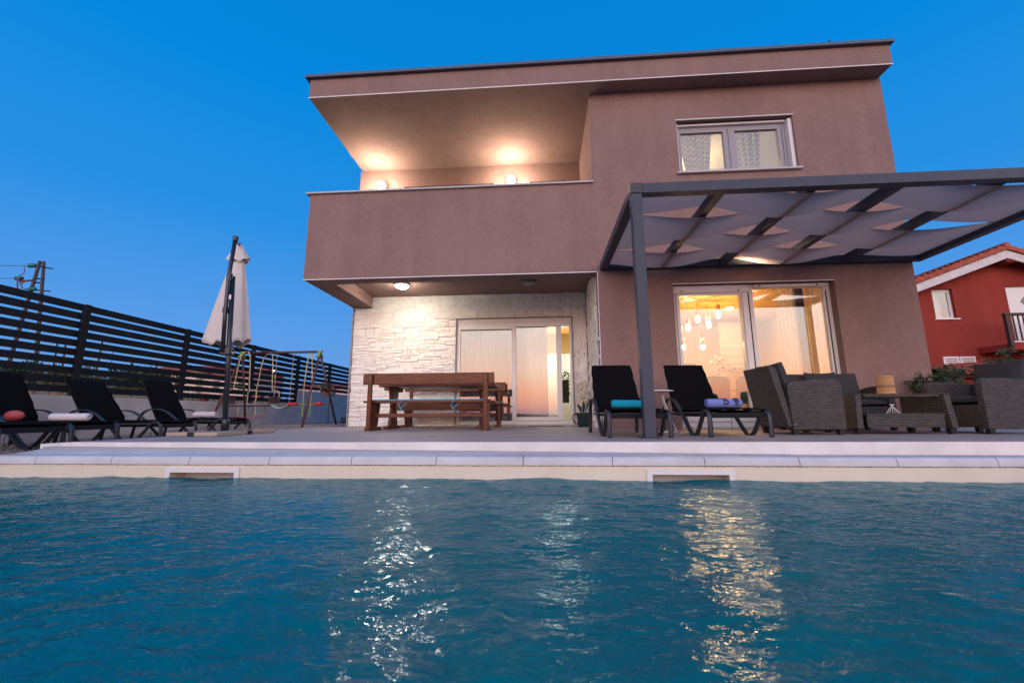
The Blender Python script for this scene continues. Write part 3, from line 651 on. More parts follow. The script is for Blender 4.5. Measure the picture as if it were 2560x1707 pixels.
sx = LN.new('ShaderNodeSeparateXYZ'); LL.new(mp.outputs[0], sx.inputs[0])
cbx = LN.new('ShaderNodeCombineXYZ'); LL.new(sx.outputs[0], cbx.inputs[0]); LL.new(sx.outputs[2], cbx.inputs[1])
bk = LN.new('ShaderNodeTexBrick'); bk.offset = 0; bk.inputs['Scale'].default_value = 1; bk.inputs['Brick Width'].default_value = .075; bk.inputs['Row Height'].default_value = .075; bk.inputs['Mortar Size'].default_value = .008
bk.inputs['Color1'].default_value = (.40, .34, .30, 1); bk.inputs['Color2'].default_value = (.33, .28, .26, 1); bk.inputs['Mortar'].default_value = (.16, .14, .15, 1); LL.new(cbx.outputs[0], bk.inputs['Vector']); LL.new(bk.outputs[0], LN['Principled BSDF'].inputs['Base Color'])
tl_ = LN.new('ShaderNodeBsdfTranslucent'); LL.new(bk.outputs[0], tl_.inputs[0]); ms_ = LN.new('ShaderNodeMixShader'); ms_.inputs[0].default_value = .7
LL.new(LN['Principled BSDF'].outputs[0], ms_.inputs[1]); LL.new(tl_.outputs[0], ms_.inputs[2]); LL.new(ms_.outputs[0], LN['Material Output'].inputs[0])
curtain('curtain', 'patterned lace curtain gathered behind the left pane of the upper window', 2.72, 3.42, 7.62, 4.45, 5.85, LACE, .42, 4, 'lace curtains of the upper window', .03)
curtain('curtain', 'patterned lace curtain gathered behind the right pane of the upper window', 3.74, 4.32, 7.62, 4.45, 5.85, LACE, .5, 4, 'lace curtains of the upper window', .03)

# living room furniture
WALNUT = mat('pale_lacquer', (.55, .46, .38), .5)
t = thing('dining_table', 'long dining table with white cloth inside the living room', 'table', (3.6, 9.0, .02))
MB().box(2.9, 4.5, 8.6, 9.5, .72, .76).build('tabletop', PVC, t, bevel=.006)
for x in (2.98, 4.42):
    for y in (8.68, 9.42): MB().box(x - .03, x + .03, y - .03, y + .03, .02, .7195).build('leg', WALNUT, t)
GREEN = mat('green_velvet', (.015, .07, .05), .8)
def dchair(x, y, rz, lab):
    t = thing('dining_chair', lab, 'chair', (x, y, .02), rz, 'green dining chairs inside the living room')
    MB().box(-.23, .23, -.23, .23, .42, .5).build('seat', GREEN, t, bevel=.02, local=True)
    MB().grid(12, 6, lambda u, v: ((u - .5) * .48, .2 + .03 * (1 - (2 * u - 1) ** 2) + .06 * v, .5 + .42 * v * (1 - .18 * (2 * u - 1) ** 4))).build('backrest', GREEN, t, True, local=True).modifiers.new('s', 'SOLIDIFY').thickness = .04
    for sx_ in (-.2, .2):
        for sy_ in (-.2, .2): MB().tube([(sx_, sy_, 0), (sx_ * .9, sy_ * .9, .42)], .014, 8).build('leg', BLACKM, t, local=True)
dchair(3.25, 8.35, PI, 'green velvet dining chair, the left one behind the sliding door glass')
dchair(3.85, 8.35, PI, 'green velvet dining chair, the wide one nearest the middle of the sliding door')
dchair(4.55, 8.8, PI / 2, 'green velvet dining chair at the right end of the dining table')
t = thing('flower_vase', 'white vase of pale flowers on the dining table indoors', 'vase', (3.75, 9.0, .76))
MB().lathe([(.05, .761), (.09, .84), (.085, .93), (.045, .99), (.05, 1.02)], (3.75, 9.0, 0), 20).build('vase', PVC, t, True)
fl = MB(); lf = MB()
for k in range(60):
    a = rnd.uniform(0, 6.28); e = rnd.uniform(.2, 1.4); r_ = rnd.uniform(.12, .3); p_ = (3.75 + r_ * cos(a) * cos(e), 9.0 + r_ * sin(a) * cos(e), 1.02 + r_ * sin(e) * 1.4)
    for q in range(4): (fl if k % 3 else lf).leaf(p_, (rnd.uniform(-1, 1), rnd.uniform(-1, 1), rnd.uniform(-.3, 1)), .07, .05)
fl.build('flowers', mat('pale_petals', (.75, .6, .55), .7), t); lf.build('leaves', LEAF, t)
t = thing('kitchen_cabinet', 'pale wall cabinet and worktop at the back of the living room', 'cabinet', (3.0, 11.4, .02))
MB().box(2.3, 4.1, 11.25, 11.6, 1.55, 2.25).build('wall_unit', mat('cabinet_front', (.42, .34, .27), .5), t, bevel=.004)
MB().box(2.2, 4.3, 10.98, 11.6, .02, .9).build('base_unit', WALNUT, t, bevel=.004)
MB().box(2.15, 4.35, 10.95, 11.6, .901, .94).build('worktop', mat('dark_worktop', (.08, .07, .06), .4), t)
t = tag(MB().grid(6, 30, lambda u, v: (4.35 + .75 * u, 10.4 + .02 * sin(v * 40), 1.35 + 1.1 * v)).build('roman_blind', mat('blind_cloth', (.42, .36, .30), .9)), 'white pleated blind hanging deep inside the living room', 'blind')
t = thing('hanging_planter', 'dark hanging planter with trailing leaves in the hall behind the porch door', 'planter', (.62, 11.2, 1.0))
MB().box(.52, .72, 11.1, 11.25, .55, 1.15).build('pot', mat('dark_pot', (.03, .04, .025), .6), t, bevel=.01)
MB().tube([(.62, 11.17, 1.15), (.64, 11.17, 1.9)], .005, 5).build('cord', BLACKM, t)
lf = MB()
for k in range(260): lf.leaf((rnd.uniform(.5, .76), rnd.uniform(11.05, 11.25), rnd.uniform(.75, 1.35)), (rnd.uniform(-1, 1), rnd.uniform(-1, 1), rnd.uniform(-1, 1)), .06, .03)
lf.build('leaves', LEAFD, t)

# ------------------------------------------------------------------ pergola
PG = thing('pergola', 'anthracite metal pergola with woven grey sails standing over the loungers', 'pergola', (1.13, 4.6, 0))
MB().box(1.07, 1.19, 4.548, 4.668, .012, 2.75).build('post', ANTH, PG, bevel=.004)
MB().box(1.03, 1.23, 4.51, 4.71, .0, .0118).build('base_plate', ANTH, PG)
MB().box(1.062, 1.198, 4.54, 4.676, 2.751, 2.875).build('corner_cap', mat('corner_cap', (.035, .033, .04), .5), PG, bevel=.006)
MB().box(1.1985, 6.40, 4.55, 4.666, 2.752, 2.872).build('front_beam', ANTH, PG, bevel=.003)
MB().box(1.07, 6.40, 7.082, 7.198, 2.752, 2.872).build('rear_beam', ANTH, PG, bevel=.003)
MB().box(1.07, 1.19, 4.6765, 7.081, 2.7525, 2.8715).build('side_beam', ANTH, PG, bevel=.003)
MB().box(6.28, 6.40, 4.667, 7.081, 2.7525, 2.8715).build('side_beam', ANTH, PG, bevel=.003)
MB().box(6.28, 6.40, 4.548, 4.549, 0, .01).build('base_plate', ANTH, PG)
MB().box(6.285, 6.395, 4.552, 4.662, .0, 2.7515).build('post', ANTH, PG, bevel=.004)
RX = [2.11, 3.13, 4.08, 5.15]
for x in RX: MB().box(x - .05, x + .05, 4.6665, 7.0815, 2.755, 2.865).build('rafter', ANTH, PG, bevel=.003)
nodes = [1.19] + RX + [6.28]
ysq = [4.672, 5.24, 5.86, 6.44, 7.07]
for k in range(4):
    y0, y1 = ysq[k], ysq[k + 1]
    # zs at the rafters: even strips go over rafters 0,2 and under 1,3
    zk = [2.83] + [(2.885 if ((i + k) % 2 == 0) else 2.735) for i in range(4)] + [2.83]
    def fn(u, v):
        X_ = 1.192 + (6.278 - 1.192) * u
        for i in range(5):
            if X_ <= nodes[i + 1] + 1e-6: break
        s0 = (X_ - nodes[i]) / (nodes[i + 1] - nodes[i]); s1 = s0 * s0 * (3 - 2 * s0)
        z = zk[i] * (1 - s1) + zk[i + 1] * s1 - .016 * sin(PI * s0) * (.4 + .6 * abs(2 * v - 1) ** 2)
        # edges creep in where the cloth goes over and out where it hangs under
        low = max(0, min(1, (2.885 - z) / .15)); pinch = (.045 - .085 * low)
        y = y0 + (y1 - y0) * v; y += pinch * (1 - 2 * v) * (0 if (k == 0 and v < .5) or (k == 3 and v > .5) else 1)
        y = max(4.6695, min(7.079, y))
        return (X_, y, z)
    MB().grid(110, 10, fn).build('sail', SAIL, PG, True)
scr = MB()
for x, z in ((1.25, 2.747), (1.36, 2.747)): scr.ball((x, 4.60, z), .007, 8)
for x in (1.3, 2.0, 2.2, 3.05, 3.22, 4.0, 4.18, 5.08, 5.25, 6.2): scr.ball((x, 7.08, 2.80), .008, 8)
scr.build('screws', mat('bright_screw', (.6, .6, .6), .2, metal=1), PG)

# ------------------------------------------------------------------ loungers
def lounger(loc, rz, label, backz=.92, ubk=1.47, seed=0, armless=False):
    """local x runs from the foot (0) to the head, y is width"""
    rr = random.Random(seed)
    t = thing('sun_lounger', label, 'sun lounger', loc, rz, 'black sun loungers')
    for s in (-1, 1):
        y = s * .325
        pth = [(0, y, .0), (.0, y, .16), (.02, y, .255), (.09, y, .287), (.16, y, .24), (.30, y, .07), (.38, y, .012), (.47, y, .012), (.55, y, .06), (.78, y, .28), (.98, y, .42), (1.16, y, .455), (1.32, y, .40), (1.42, y, .2), (1.46, y, .0)]
        MB().tube(smooth_path(pth), 0, rect=(.018, .046), up=(0, 1, 0)).build('side_frame', LEGM, t, True, local=True)
        MB().tube([(.06, y * .93, .262), (1.2, y * .93, .262)], .014, 8).build('side_rail', LEGM, t, local=True)
        MB().tube([(.05, y * .93, .27), (.03, y * .93, .24), (.045, y * .93, .21)], .016, 8).build('end_cap', BLACKM, t, local=True)
    MB().grid(10, 6, lambda u, v: (.04 + 1.16 * u, (v - .5) * .6, .255 - .03 * sin(PI * v))).build('sling', BLKSL, t, True, local=True).modifiers.new('s', 'SOLIDIFY').thickness = .012
    MB().box(.035, .06, -.30, .30, .205, .262).build('foot_bar', BLKSL, t, bevel=.006, local=True)
    L = math.hypot(ubk - 1.15, backz - .28); ux, uz = (ubk - 1.15) / L, (backz - .28) / L
    # backrest sling, slightly longer than the cushion
    bk_ = MB(); th = .02
    bk_.hexa([(1.15, -.24, .27), (1.15, .24, .27), (1.18, .24, .27), (1.18, -.24, .27)], [(1.15 + ux * (L + .05), -.23, .27 + uz * (L + .05)), (1.15 + ux * (L + .05), .23, .27 + uz * (L + .05)), (1.18 + ux * (L + .05), .23, .26 + uz * (L + .05)), (1.18 + ux * (L + .05), -.23, .26 + uz * (L + .05))])
    bk_.build('backrest', BLKSL, t, bevel=.008, local=True)
    # cushion: seat + back as one quilted pad, closed shape
    prof = [(.03 + 1.06 * k / 12, .292 + .004 * sin(k * 1.3)) for k in range(13)]
    prof += [(1.11, .32), (1.125, .37)] + [(1.115 + ux * L * k / 9, .36 + (uz * L - .06) * k / 9) for k in range(1, 10)]
    N = len(prof); cu = MB(); nv = 8
    for side in (1, -1):
        def fn(u, v, side=side):
            i = min(N - 1, int(round(u * (N - 1)))); x, z = prof[i]
            wv = .315 if i < 13 else .315 - .03 * (i - 13) / 9
            yy = (2 * v - 1) * wv * (1 + .02 * sin(i * 2.1 + seed))
            e = max(0, 1 - abs(2 * v - 1) ** 6); e *= min(1, i / 1.0, (N - 1 - i) / 1.0) if i in (0, N - 1) else 1
            th = .018 * e + .003; wob = .006 * noise.noise((x * 6, yy * 7 + seed, z * 6))
            if i < 13: return (x, yy, z + side * th + wob)
            return (x - side * th * uz + wob, yy, z + side * th * ux)
        b0 = len(cu.v); cu.grid(N - 1, nv, fn)
    o = cu.build('cushion', BLKFAB, t, True, local=True)
    for s in (-1, 1):
        x0 = .62 + .1 * rr.random()
        MB().tube([(x0, s * .27, .26), (x0 + .01, s * .275, .16), (x0 - .01, s * .26, .09), (x0 - .04, s * .25, .05)], .003, 5).build('tie_strap', BLKFAB, t, local=True)
    return t
lounger((1.05, 4.68, 0), R(91.75), 'black padded sun lounger with a turquoise towel, behind the pergola post', seed=1)
bpy.context.view_layer.update()
lounger((2.14, 4.78, 0), R(93.7), 'black padded sun lounger with a blue lettered towel, beside the wicker armchair', seed=2)
lounger((-5.57, 4.95, -.112), R(181.6), 'black sun lounger on the gravel holding a red ball and a white towel', seed=3)
lounger((-5.28, 5.9, -.112), R(183.5), 'empty black sun lounger on the gravel, between the two with white towels', .87, 1.53, seed=4)
lounger((-5.07, 6.83, -.088), R(185.4), 'black sun lounger behind the umbrella mast with one white rolled towel', seed=5)
lounger((-5.12, 4.02, -.112), R(181), 'black sun lounger cut off at the left edge, its foot by the pool coping', seed=6)

def towel(name, loc, rz, L, r, mt, label, letters=None, squash=.9):
    t = thing(name, label, 'towel', loc, rz)
    m_ = MB(); n = 40
    def fn(u, v):
        a = 2 * PI * v; rad = r * (1 + .09 * noise.noise((u * 5, v * 3, L * 9)) + .03 * sin(3 * a + 1)); e = 1 - .25 * max(0, abs(2 * u - 1) - .9) / .1
        return ((u - .5) * L, rad * e * cos(a), r * squash + rad * squash * e * sin(a))
    m_.grid(30, 28, fn); m_.build('roll', mt, t, True, local=True)
    for s in (-1, 1):
        sp = [(s * (L / 2 - .001 + .002 * s), (r * .92 * (1 - k / 44)) * cos(k * .42), r * squash + r * .85 * (1 - k / 44) * sin(k * .42)) for k in range(42)]
        MB().tube(sp, .0045, 5).build('rolled_edge', mt, t, True, local=True)
        MB().lathe([(r * .9, s * (L / 2 - .012)), (.001, s * (L / 2 - .008))], (0, 0, r * squash), 20, 0).build('end_fold', mt, t, local=True)
    return t
TQ = mat('turquoise_towel', (.0, .34, .50), .95, bump=.6, bscale=160); TB = mat('blue_towel', (.19, .25, .62), .95, bump=.6, bscale=160); TW = mat('white_towel', (.70, .66, .70), .95, bump=.6, bscale=160)
towel('rolled_towel', (1.02, 4.98, .318), R(1), .42, .052, TQ, 'turquoise rolled towel on the lounger behind the pergola post')
tw = towel('rolled_towel', (2.09, 5.05, .318), R(2), .39, .056, TB, 'blue rolled towel with dark letters on the lounger beside the wicker armchair')
NAVY = mat('navy_letters', (.03, .02, .06), .9)
def letters(txt, xo, turn, size, parent, r, zc, a0=0):
    cu = bpy.data.curves.new('letters', 'FONT'); cu.body = txt; cu.size = size; cu.fill_mode = 'NONE'; cu.bevel_depth = .0032; cu.align_x = 'CENTER'; cu.align_y = 'CENTER'
    tmp = bpy.data.objects.new('tmp', cu); COL.objects.link(tmp); bpy.context.view_layer.update()
    me = bpy.data.meshes.new_from_object(tmp.evaluated_get(bpy.context.evaluated_depsgraph_get())); bpy.data.objects.remove(tmp)
    for v in me.vertices:
        x, y = v.co.x, v.co.y
        if turn: x, y = y, -x
        a = PI - .45 - a0 - y / r   # wrap round the roll, facing the pool
        v.co = ((xo + x), (r + v.co.z) * cos(a), zc + (r * .93 + v.co.z) * sin(a))
    me.materials.clear(); me.materials.append(NAVY)
    o = bpy.data.objects.new('lettering', me); COL.objects.link(o); o.parent = parent
letters('D', .01, False, .085, tw, .0605, .05, -.25)
letters('N', .0, False, .085, tw, .0605, .05, .95)
letters('USH', .125, True, .072, tw, .0605, .05, .25)
towel('rolled_towel', (-5.72, 4.80, .205), R(14), .40, .05, TW, 'white rolled towel at the foot of the lounger that holds the red ball')
towel('rolled_towel', (-5.62, 6.75, .235), R(4), .36, .05, TW, 'white rolled towel on the lounger behind the umbrella mast')
t = tag(MB().ball((0, 0, 0), .085, 24, (1.15, 1, .8)).build('ball', mat('red_ball', (.62, .10, .09), .5, var=.12, vscale=12), None, True), 'slightly squashed red ball on the leftmost lounger seat', 'ball'); t.location = (-6.55, 4.86, .268)

# white round side table
t = thing('side_table', 'small white round side table with wire legs behind the pergola post', 'table', (1.60, 6.0, 0))
MB().lathe([(.215, .553), (.22, .558), (.22, .566), (.215, .57)], (1.60, 6.0, 0), 32).build('tabletop', PVC, t)
for dy in (-.05, .05):
    MB().tube(smooth_path([(1.66, 6.0 + dy * .2, .553), (1.72, 6.0 + dy, .3), (1.80, 6.0 + dy * 1.6, .05), (1.78, 6.0 + dy * 1.8, .014), (1.45, 6.0 + dy * 3, .012)]), .008, 8).build('leg', PVC, t, True)

# ------------------------------------------------------------------ wicker set
def arm_profile(d):  # depth coordinate 0 front .. d back
    return [(0, .06), (0, .585), (.02, .625), (.06, .648), (.2, .652), (.42, .64), (d, .60), (d - .02, .06)]
def armchair(loc, rz, w_, dd, label, group, seats=1, deep=False):
    """local: front faces -y; x is width"""
    t = thing('wicker_sofa' if seats > 1 else 'wicker_armchair', label, 'sofa' if seats > 1 else 'armchair', loc, rz, group)
    hw = w_ / 2
    for s in (-1, 1):
        a, b_ = (s * hw, s * (hw - .085)); lo, hi = min(a, b_), max(a, b_)
        MB().prism([(y - dd / 2, z) for y, z in arm_profile(dd)], 0, lo, hi).build('arm', WICK, t, bevel=.012, local=True)
    MB().box(-hw + .086, hw - .086, -dd / 2 + .015, dd / 2 - .03, .08, .34).build('seat_base', WICK, t, bevel=.008, local=True)
    bk_ = MB(); y0, y1 = dd / 2 - .05, dd / 2 + .02
    bk_.hexa([(-hw + .02, y0, .10), (hw - .02, y0, .10), (hw - .02, y1, .08), (-hw + .02, y1, .08)], [(-hw + .06, y0 + .12, .80), (hw - .06, y0 + .12, .80), (hw - .06, y1 + .15, .83), (-hw + .06, y1 + .15, .83)])
    bk_.build('backrest', WICK, t, bevel=.012, local=True)
    sw = (w_ - .18) / seats
    for k in range(seats):
        x0 = -hw + .09 + sw * k; rr = random.Random(int(loc[0] * 10) + k)
        def pad(cx_, cy_, cz_, sx_, sy_, sz_, tilt=0):
            m_ = MB()
            def P_(a, b2, side):
                ex = (1 - abs(a) ** 4) * (1 - abs(b2) ** 4); h_ = side * (sz_ * (.35 + .65 * ex ** .5)) + .006 * noise.noise((a * 3 + k, b2 * 3, side + loc[0]))
                return a, b2, h_
            for side in (1, -1):
                def fn(u, v, side=side):
                    a, b2, h_ = P_(2 * u - 1, 2 * v - 1, side)
                    pin = 1 - .05 * (1 - abs(a * b2))
                    x, y, z = a * sx_ * (1 - .04 * (1 - b2 * b2)), b2 * sy_ * (1 - .04 * (1 - a * a)), h_
                    return (cx_ + x, cy_ + y * cos(tilt) - z * sin(tilt), cz_ + y * sin(tilt) + z * cos(tilt))
                m_.grid(14, 14, fn)
            m_.grid(56, 1, lambda u, v: (lambda q: (lambda a, b2: (lambda x, y, z: (cx_ + x, cy_ + y * cos(tilt) - z * sin(tilt), cz_ + y * sin(tilt) + z * cos(tilt)))(a * sx_ * (1 - .04 * (1 - b2 * b2)), b2 * sy_ * (1 - .04 * (1 - a * a)), (2 * v - 1) * sz_ * .35))(*q))(
                ((-1 + 8 * u, -1) if u < .25 else (1, -1 + 8 * (u - .25)) if u < .5 else (1 - 8 * (u - .5), 1) if u < .75 else (-1, 1 - 8 * (u - .75)))))
            return m_
        pad(x0 + sw / 2, -.03, .40, sw / 2 - .004, dd / 2 - .06, .055).build('seat_cushion', GREYF, t, True, local=True)
        pad(x0 + sw / 2, dd / 2 - .05, .66, sw / 2 - .01, .215, .075, R(76)).build('back_cushion', GREYF, t, True, local=True)
    for sx_ in (-1, 1):
        for yy in (-dd / 2 + .05, dd / 2 - .06):
            x_ = sx_ * (hw - .05); c_ = .032
            MB().hexa([(x_ - c_ * .8, yy - c_ * .8, 0), (x_ + c_ * .8, yy - c_ * .8, 0), (x_ + c_ * .8, yy + c_ * .8, 0), (x_ - c_ * .8, yy + c_ * .8, 0)], [(x_ - c_, yy - c_, .085), (x_ + c_, yy - c_, .085), (x_ + c_, yy + c_, .085), (x_ - c_, yy + c_, .085)]).build('leg', BLACKM, t, local=True)
    return t
GW = 'grey wicker seats with charcoal cushions'
a1 = armchair((3.235, 5.62, 0), R(90), .76, .62, 'grey wicker armchair seen from behind, beside the blue lettered towel', GW)
for yy, zz in ((-.27, .60), (-.27, .12)):
    MB().ball((-.382, .26, zz), .008, 8).build('brass_screw', mat('brass', (.8, .55, .3), .3, metal=1), a1, local=True)
armchair((5.46, 5.69, 0), R(-90), .78, .64, 'grey wicker armchair cut off at the right edge, facing the coffee table', GW)
armchair((4.42, 6.78, 0), 0, 1.36, .60, 'grey wicker two seat sofa against the wall behind the coffee table', GW, 2)
t = thing('throw_cushion', 'pointed charcoal throw cushion on the sofa behind the coffee table', 'cushion', (4.35, 6.80, .46))
m_ = MB()
for side in (1, -1):
    m_.grid(12, 12, lambda u, v, side=side: ((2 * u - 1) * .24 * (1 - .08 * (1 - (2 * v - 1) ** 2)), side * .08 * ((1 - (2 * u - 1) ** 2) * (1 - (2 * v - 1) ** 2)) ** .5 + .09 * v, .21 + (2 * v - 1) * .21 * (1 - .08 * (1 - (2 * u - 1) ** 2))))
m_.build('pad', GREYF, t, True, local=True)
# coffee table
T = thing('coffee_table', 'low grey wicker coffee table with glass top between the armchairs', 'table', (4.3, 5.72, 0))
for sx_ in (-1, 1):
    x0 = 4.31 + sx_ * .50
    MB().hexa([(x0 - .035 + sx_ * .03, 5.36, .07), (x0 + .035 + sx_ * .03, 5.36, .07), (x0 + .035 + sx_ * .03, 6.03, .07), (x0 - .035 + sx_ * .03, 6.03, .07)], [(x0 - .035, 5.38, .47), (x0 + .035, 5.38, .47), (x0 + .035, 6.02, .47), (x0 - .035, 6.02, .47)]).build('side_panel', WICK, T, bevel=.008)
for ya, yb in ((5.375, 5.40), (5.99, 6.02)): MB().box(3.875, 4.745, ya, yb, .08, .215).build('front_panel', WICK, T, bevel=.005)
MB().box(3.874, 4.746, 5.37, 6.025, .216, .243).build('shelf', WICK, T, bevel=.004)
MB().box(3.876, 4.744, 5.39, 5.42, .44, .466).box(3.876, 4.744, 5.98, 6.01, .44, .466).build('top_rail', WICK, T, bevel=.004)
MB().box(3.78, 4.84, 5.37, 6.03, .472, .480).build('glass_top', GLASS2, T)
for x in (3.79, 4.83):
    for y in (5.42, 5.97): MB().hexa([(x - .026, y - .026, 0), (x + .026, y - .026, 0), (x + .026, y + .026, 0), (x - .026, y + .026, 0)], [(x - .034, y - .034, .0695), (x + .034, y - .034, .0695), (x + .034, y + .034, .0695), (x - .034, y + .034, .0695)]).build('leg', BLACKM, T)
BAMB = mat('bamboo_slats', (.55, .30, .13), .6, var=.2, vscale=4, stretch=(1, 1, 60)); BAMD = mat('bamboo_dark', (.28, .15, .08), .6)
tag(MB().box(4.05, 4.60, 5.60, 5.86, .4805, .487).build('table_mat', BAMB), 'thin bamboo mat under the lantern on the coffee table', 'table mat')
t = thing('bamboo_lantern', 'slatted bamboo lantern with a dark band standing on the coffee table', 'lantern', (4.385, 5.70, .487))
m_ = MB(); m2 = MB()
for k in range(46):
    a = 2 * PI * k / 46; x, y = 4.385 + .084 * cos(a), 5.70 + .084 * sin(a)
    m_.tube([(x, y, .51), (x, y, .705)], .0058, 5)
m_.build('slats', BAMB, t)
for z0, z1 in ((.565, .60),): m2.lathe([(.092, z0), (.092, z1)], (4.385, 5.70, 0), 32)
m2.build('band', BAMD, t)
MB().lathe([(.094, .488), (.094, .51)], (4.385, 5.70, 0), 32).build('base', BAMB, t); MB().lathe([(.094, .7), (.094, .712), (.07, .712)], (4.385, 5.70, 0), 32).build('rim', BAMB, t)
t = thing('wire_ornament', 'white wire dome ornament with a small bird on the coffee table shelf', 'ornament', (4.31, 5.55, .245))
m_ = MB()
for k in range(14):
    a = 2 * PI * k / 14; m_.tube([(4.31 + .008 * cos(a), 5.55 + .008 * sin(a), .325), (4.31 + .03 * cos(a), 5.55 + .03 * sin(a), .30), (4.31 + .045 * cos(a), 5.55 + .045 * sin(a), .275), (4.31 + .066 * cos(a), 5.55 + .066 * sin(a), .246)], .0025, 5)
m_.build('wire_dome', PVC, t); MB().ball((4.31, 5.55, .342), .013, 10, (1.5, .8, .9)).ball((4.294, 5.55, .353), .007, 8).leaf((4.32, 5.55, .345), (1, 0, .2), .028, .012).build('bird', PVC, t, True)

# ------------------------------------------------------------------ wooden benches and table on the porch
def bench(y0, sgn, label, x0=-2.93, x1=-.83):
    """y0 = line of the backrest; the seat lies at y0 + sgn*.1 .. .45"""
    t = thing('wooden_bench', label, 'bench', ((x0 + x1) / 2, y0, 0), group='red brown wooden benches')
    Y = lambda a: y0 + sgn * a
    def bx(a0, a1, b0, b1, z0, z1): return MB().box(a0, a1, min(Y(b0), Y(b1)), max(Y(b0), Y(b1)), z0, z1)
    bx(x0 - .06, x1 + .06, .02, .055, .755, .945).build('backrest', WOODR, t, bevel=.008)
    bx(x0 - .06, x1 + .06, .07, .27, .455, .49).build('seat_plank', WOODR, t, bevel=.006)
    bx(x0 - .06, x1 + .06, .28, .47, .455, .49).build('seat_plank', WOODR, t, bevel=.006)
    for s in (x0 + .08, x1 - .08):
        bx(s - .035, s + .035, -.03, .0195, .06, .925).build('back_post', WOODR2, t, bevel=.006)
        m_ = MB(); m_.hexa([(s - .022, min(Y(.022), Y(.34)), .0605), (s + .022, min(Y(.022), Y(.34)), .0605), (s + .022, max(Y(.022), Y(.34)), .0605), (s - .022, max(Y(.022), Y(.34)), .0605)], [(s - .022, min(Y(.022), Y(.44)), .454), (s + .022, min(Y(.022), Y(.44)), .454), (s + .022, max(Y(.022), Y(.44)), .454), (s - .022, max(Y(.022), Y(.44)), .454)])
        m_.build('leg', WOODR2, t, bevel=.006)
        bx(s - .04, s + .04, -.06, .50, 0, .06).build('foot', WOODR, t, bevel=.006)
        bx(s - .008, s + .008, -.038, -.031, .85, .872).build('bolt_plate', mat('bolt_steel', (.2, .19, .19), .4, metal=1), t) if s > 0 or True else None
    bx(x0 + .104, x1 - .104, .16, .20, .215, .28).build('stretcher', WOODR, t, bevel=.006)
    return t
bench(6.86, 1, 'wooden bench nearest the pool, with turquoise seat pad and backrest toward the camera')
bench(9.12, -1, 'wooden bench against the stone wall, on the far side of the table')
t = thing('wooden_table', 'long red brown wooden table between the two porch benches', 'table', (-1.9, 8.0, 0))
for k in range(4): MB().box(-2.98, -.83, 7.56 + k * .21, 7.76 + k * .21, .765, .81).build('top_plank', WOODR, t, bevel=.005)
for s in (-2.84, -1.12):
    m_ = MB()
    for (za, zb2, wa, wb2) in ((.06, .38, .20, .11), (.3805, .70, .11, .20)):
        m_.hexa([(s - .03, 7.98 - wa, za), (s + .03, 7.98 - wa, za), (s + .03, 7.98 + wa, za), (s - .03, 7.98 + wa, za)], [(s - .03, 7.98 - wb2, zb2), (s + .03, 7.98 - wb2, zb2), (s + .03, 7.98 + wb2, zb2), (s - .03, 7.98 + wb2, zb2)])
    m_.build('leg', WOODR2, t, bevel=.005)
    MB().box(s - .045, s + .045, 7.60, 8.36, 0, .0595).build('foot', WOODR, t, bevel=.006)
    MB().box(s - .045, s + .045, 7.58, 8.38, .7005, .7645).build('cross_bar', WOODR, t, bevel=.006)
MB().box(-2.808, -1.152, 7.955, 8.005, .34, .46).build('stretcher', WOODR, t, bevel=.005)
CY = mat('turquoise_pad', (.03, .36, .58), .8)
def pad_b(y0, y1, label, x0, x1, ties):
    t = thing('seat_pad', label, 'seat pad', ((x0 + x1) / 2, y0, .49), group='turquoise seat pads')
    MB().box(x0, x1, y0, y1, .491, .512).build('pad', CY, t, bevel=.008)
    for x in ties:
        m_ = MB(); y = y0 - .012
        m_.tube(smooth_path([(x, y0, .503), (x - .04, y, .47), (x - .07, y, .41), (x - .03, y, .35), (x + .03, y, .31)]), .006, 6); m_.tube(smooth_path([(x - .05, y, .36), (x + .01, y, .40), (x + .05, y, .43), (x + .07, y, .46)]), .006, 6); m_.ball((x - .03, y, .36), .016, 8)
        m_.build('tie_ribbon', CY, t, True)
pad_b(6.92, 7.30, 'turquoise pad tied with ribbons along the nearest wooden bench', -2.86, -.86, (-2.30, -1.42))
pad_b(8.66, 8.98, 'turquoise pad on the bench against the stone wall', -2.8, -.80, ())

# ------------------------------------------------------------------ orchid pot, doormat, rope
t = thing('potted_orchid', 'white orchid in a dark green glazed jug beside the porch door', 'potted plant', (.84, 8.8, 0))
POTG = mat('dark_green_glaze', (.01, .035, .035), .15)
MB().lathe([(.10, 0), (.115, .06), (.13, .2), (.135, .27), (.145, .285), (.12, .285), (.11, .25)], (.84, 8.8, 0), 24).build('pot', POTG, t, True)
MB().tube(smooth_path([(.72, 8.78, .24), (.66, 8.76, .26), (.63, 8.76, .18), (.66, 8.77, .09), (.72, 8.78, .06)]), .012, 8).build('handle', POTG, t, True)
lf = MB()
for k in range(7):
    a = k * .9 + .3; L_ = rnd.uniform(.28, .4)
    lf.grid(2, 6, lambda u, v: (.84 + cos(a) * (.05 + .12 * v) + (u - .5) * .055 * sin(PI * (v * .9 + .1)) * sin(a), 8.8 + sin(a) * (.05 + .10 * v) + (u - .5) * .055 * sin(PI * (v * .9 + .1)) * -cos(a), .27 + L_ * v - .1 * v * v))
lf.build('leaves', mat('orchid_leaf', (.02, .07, .05), .4), t, True)
st = MB(); fl = MB()
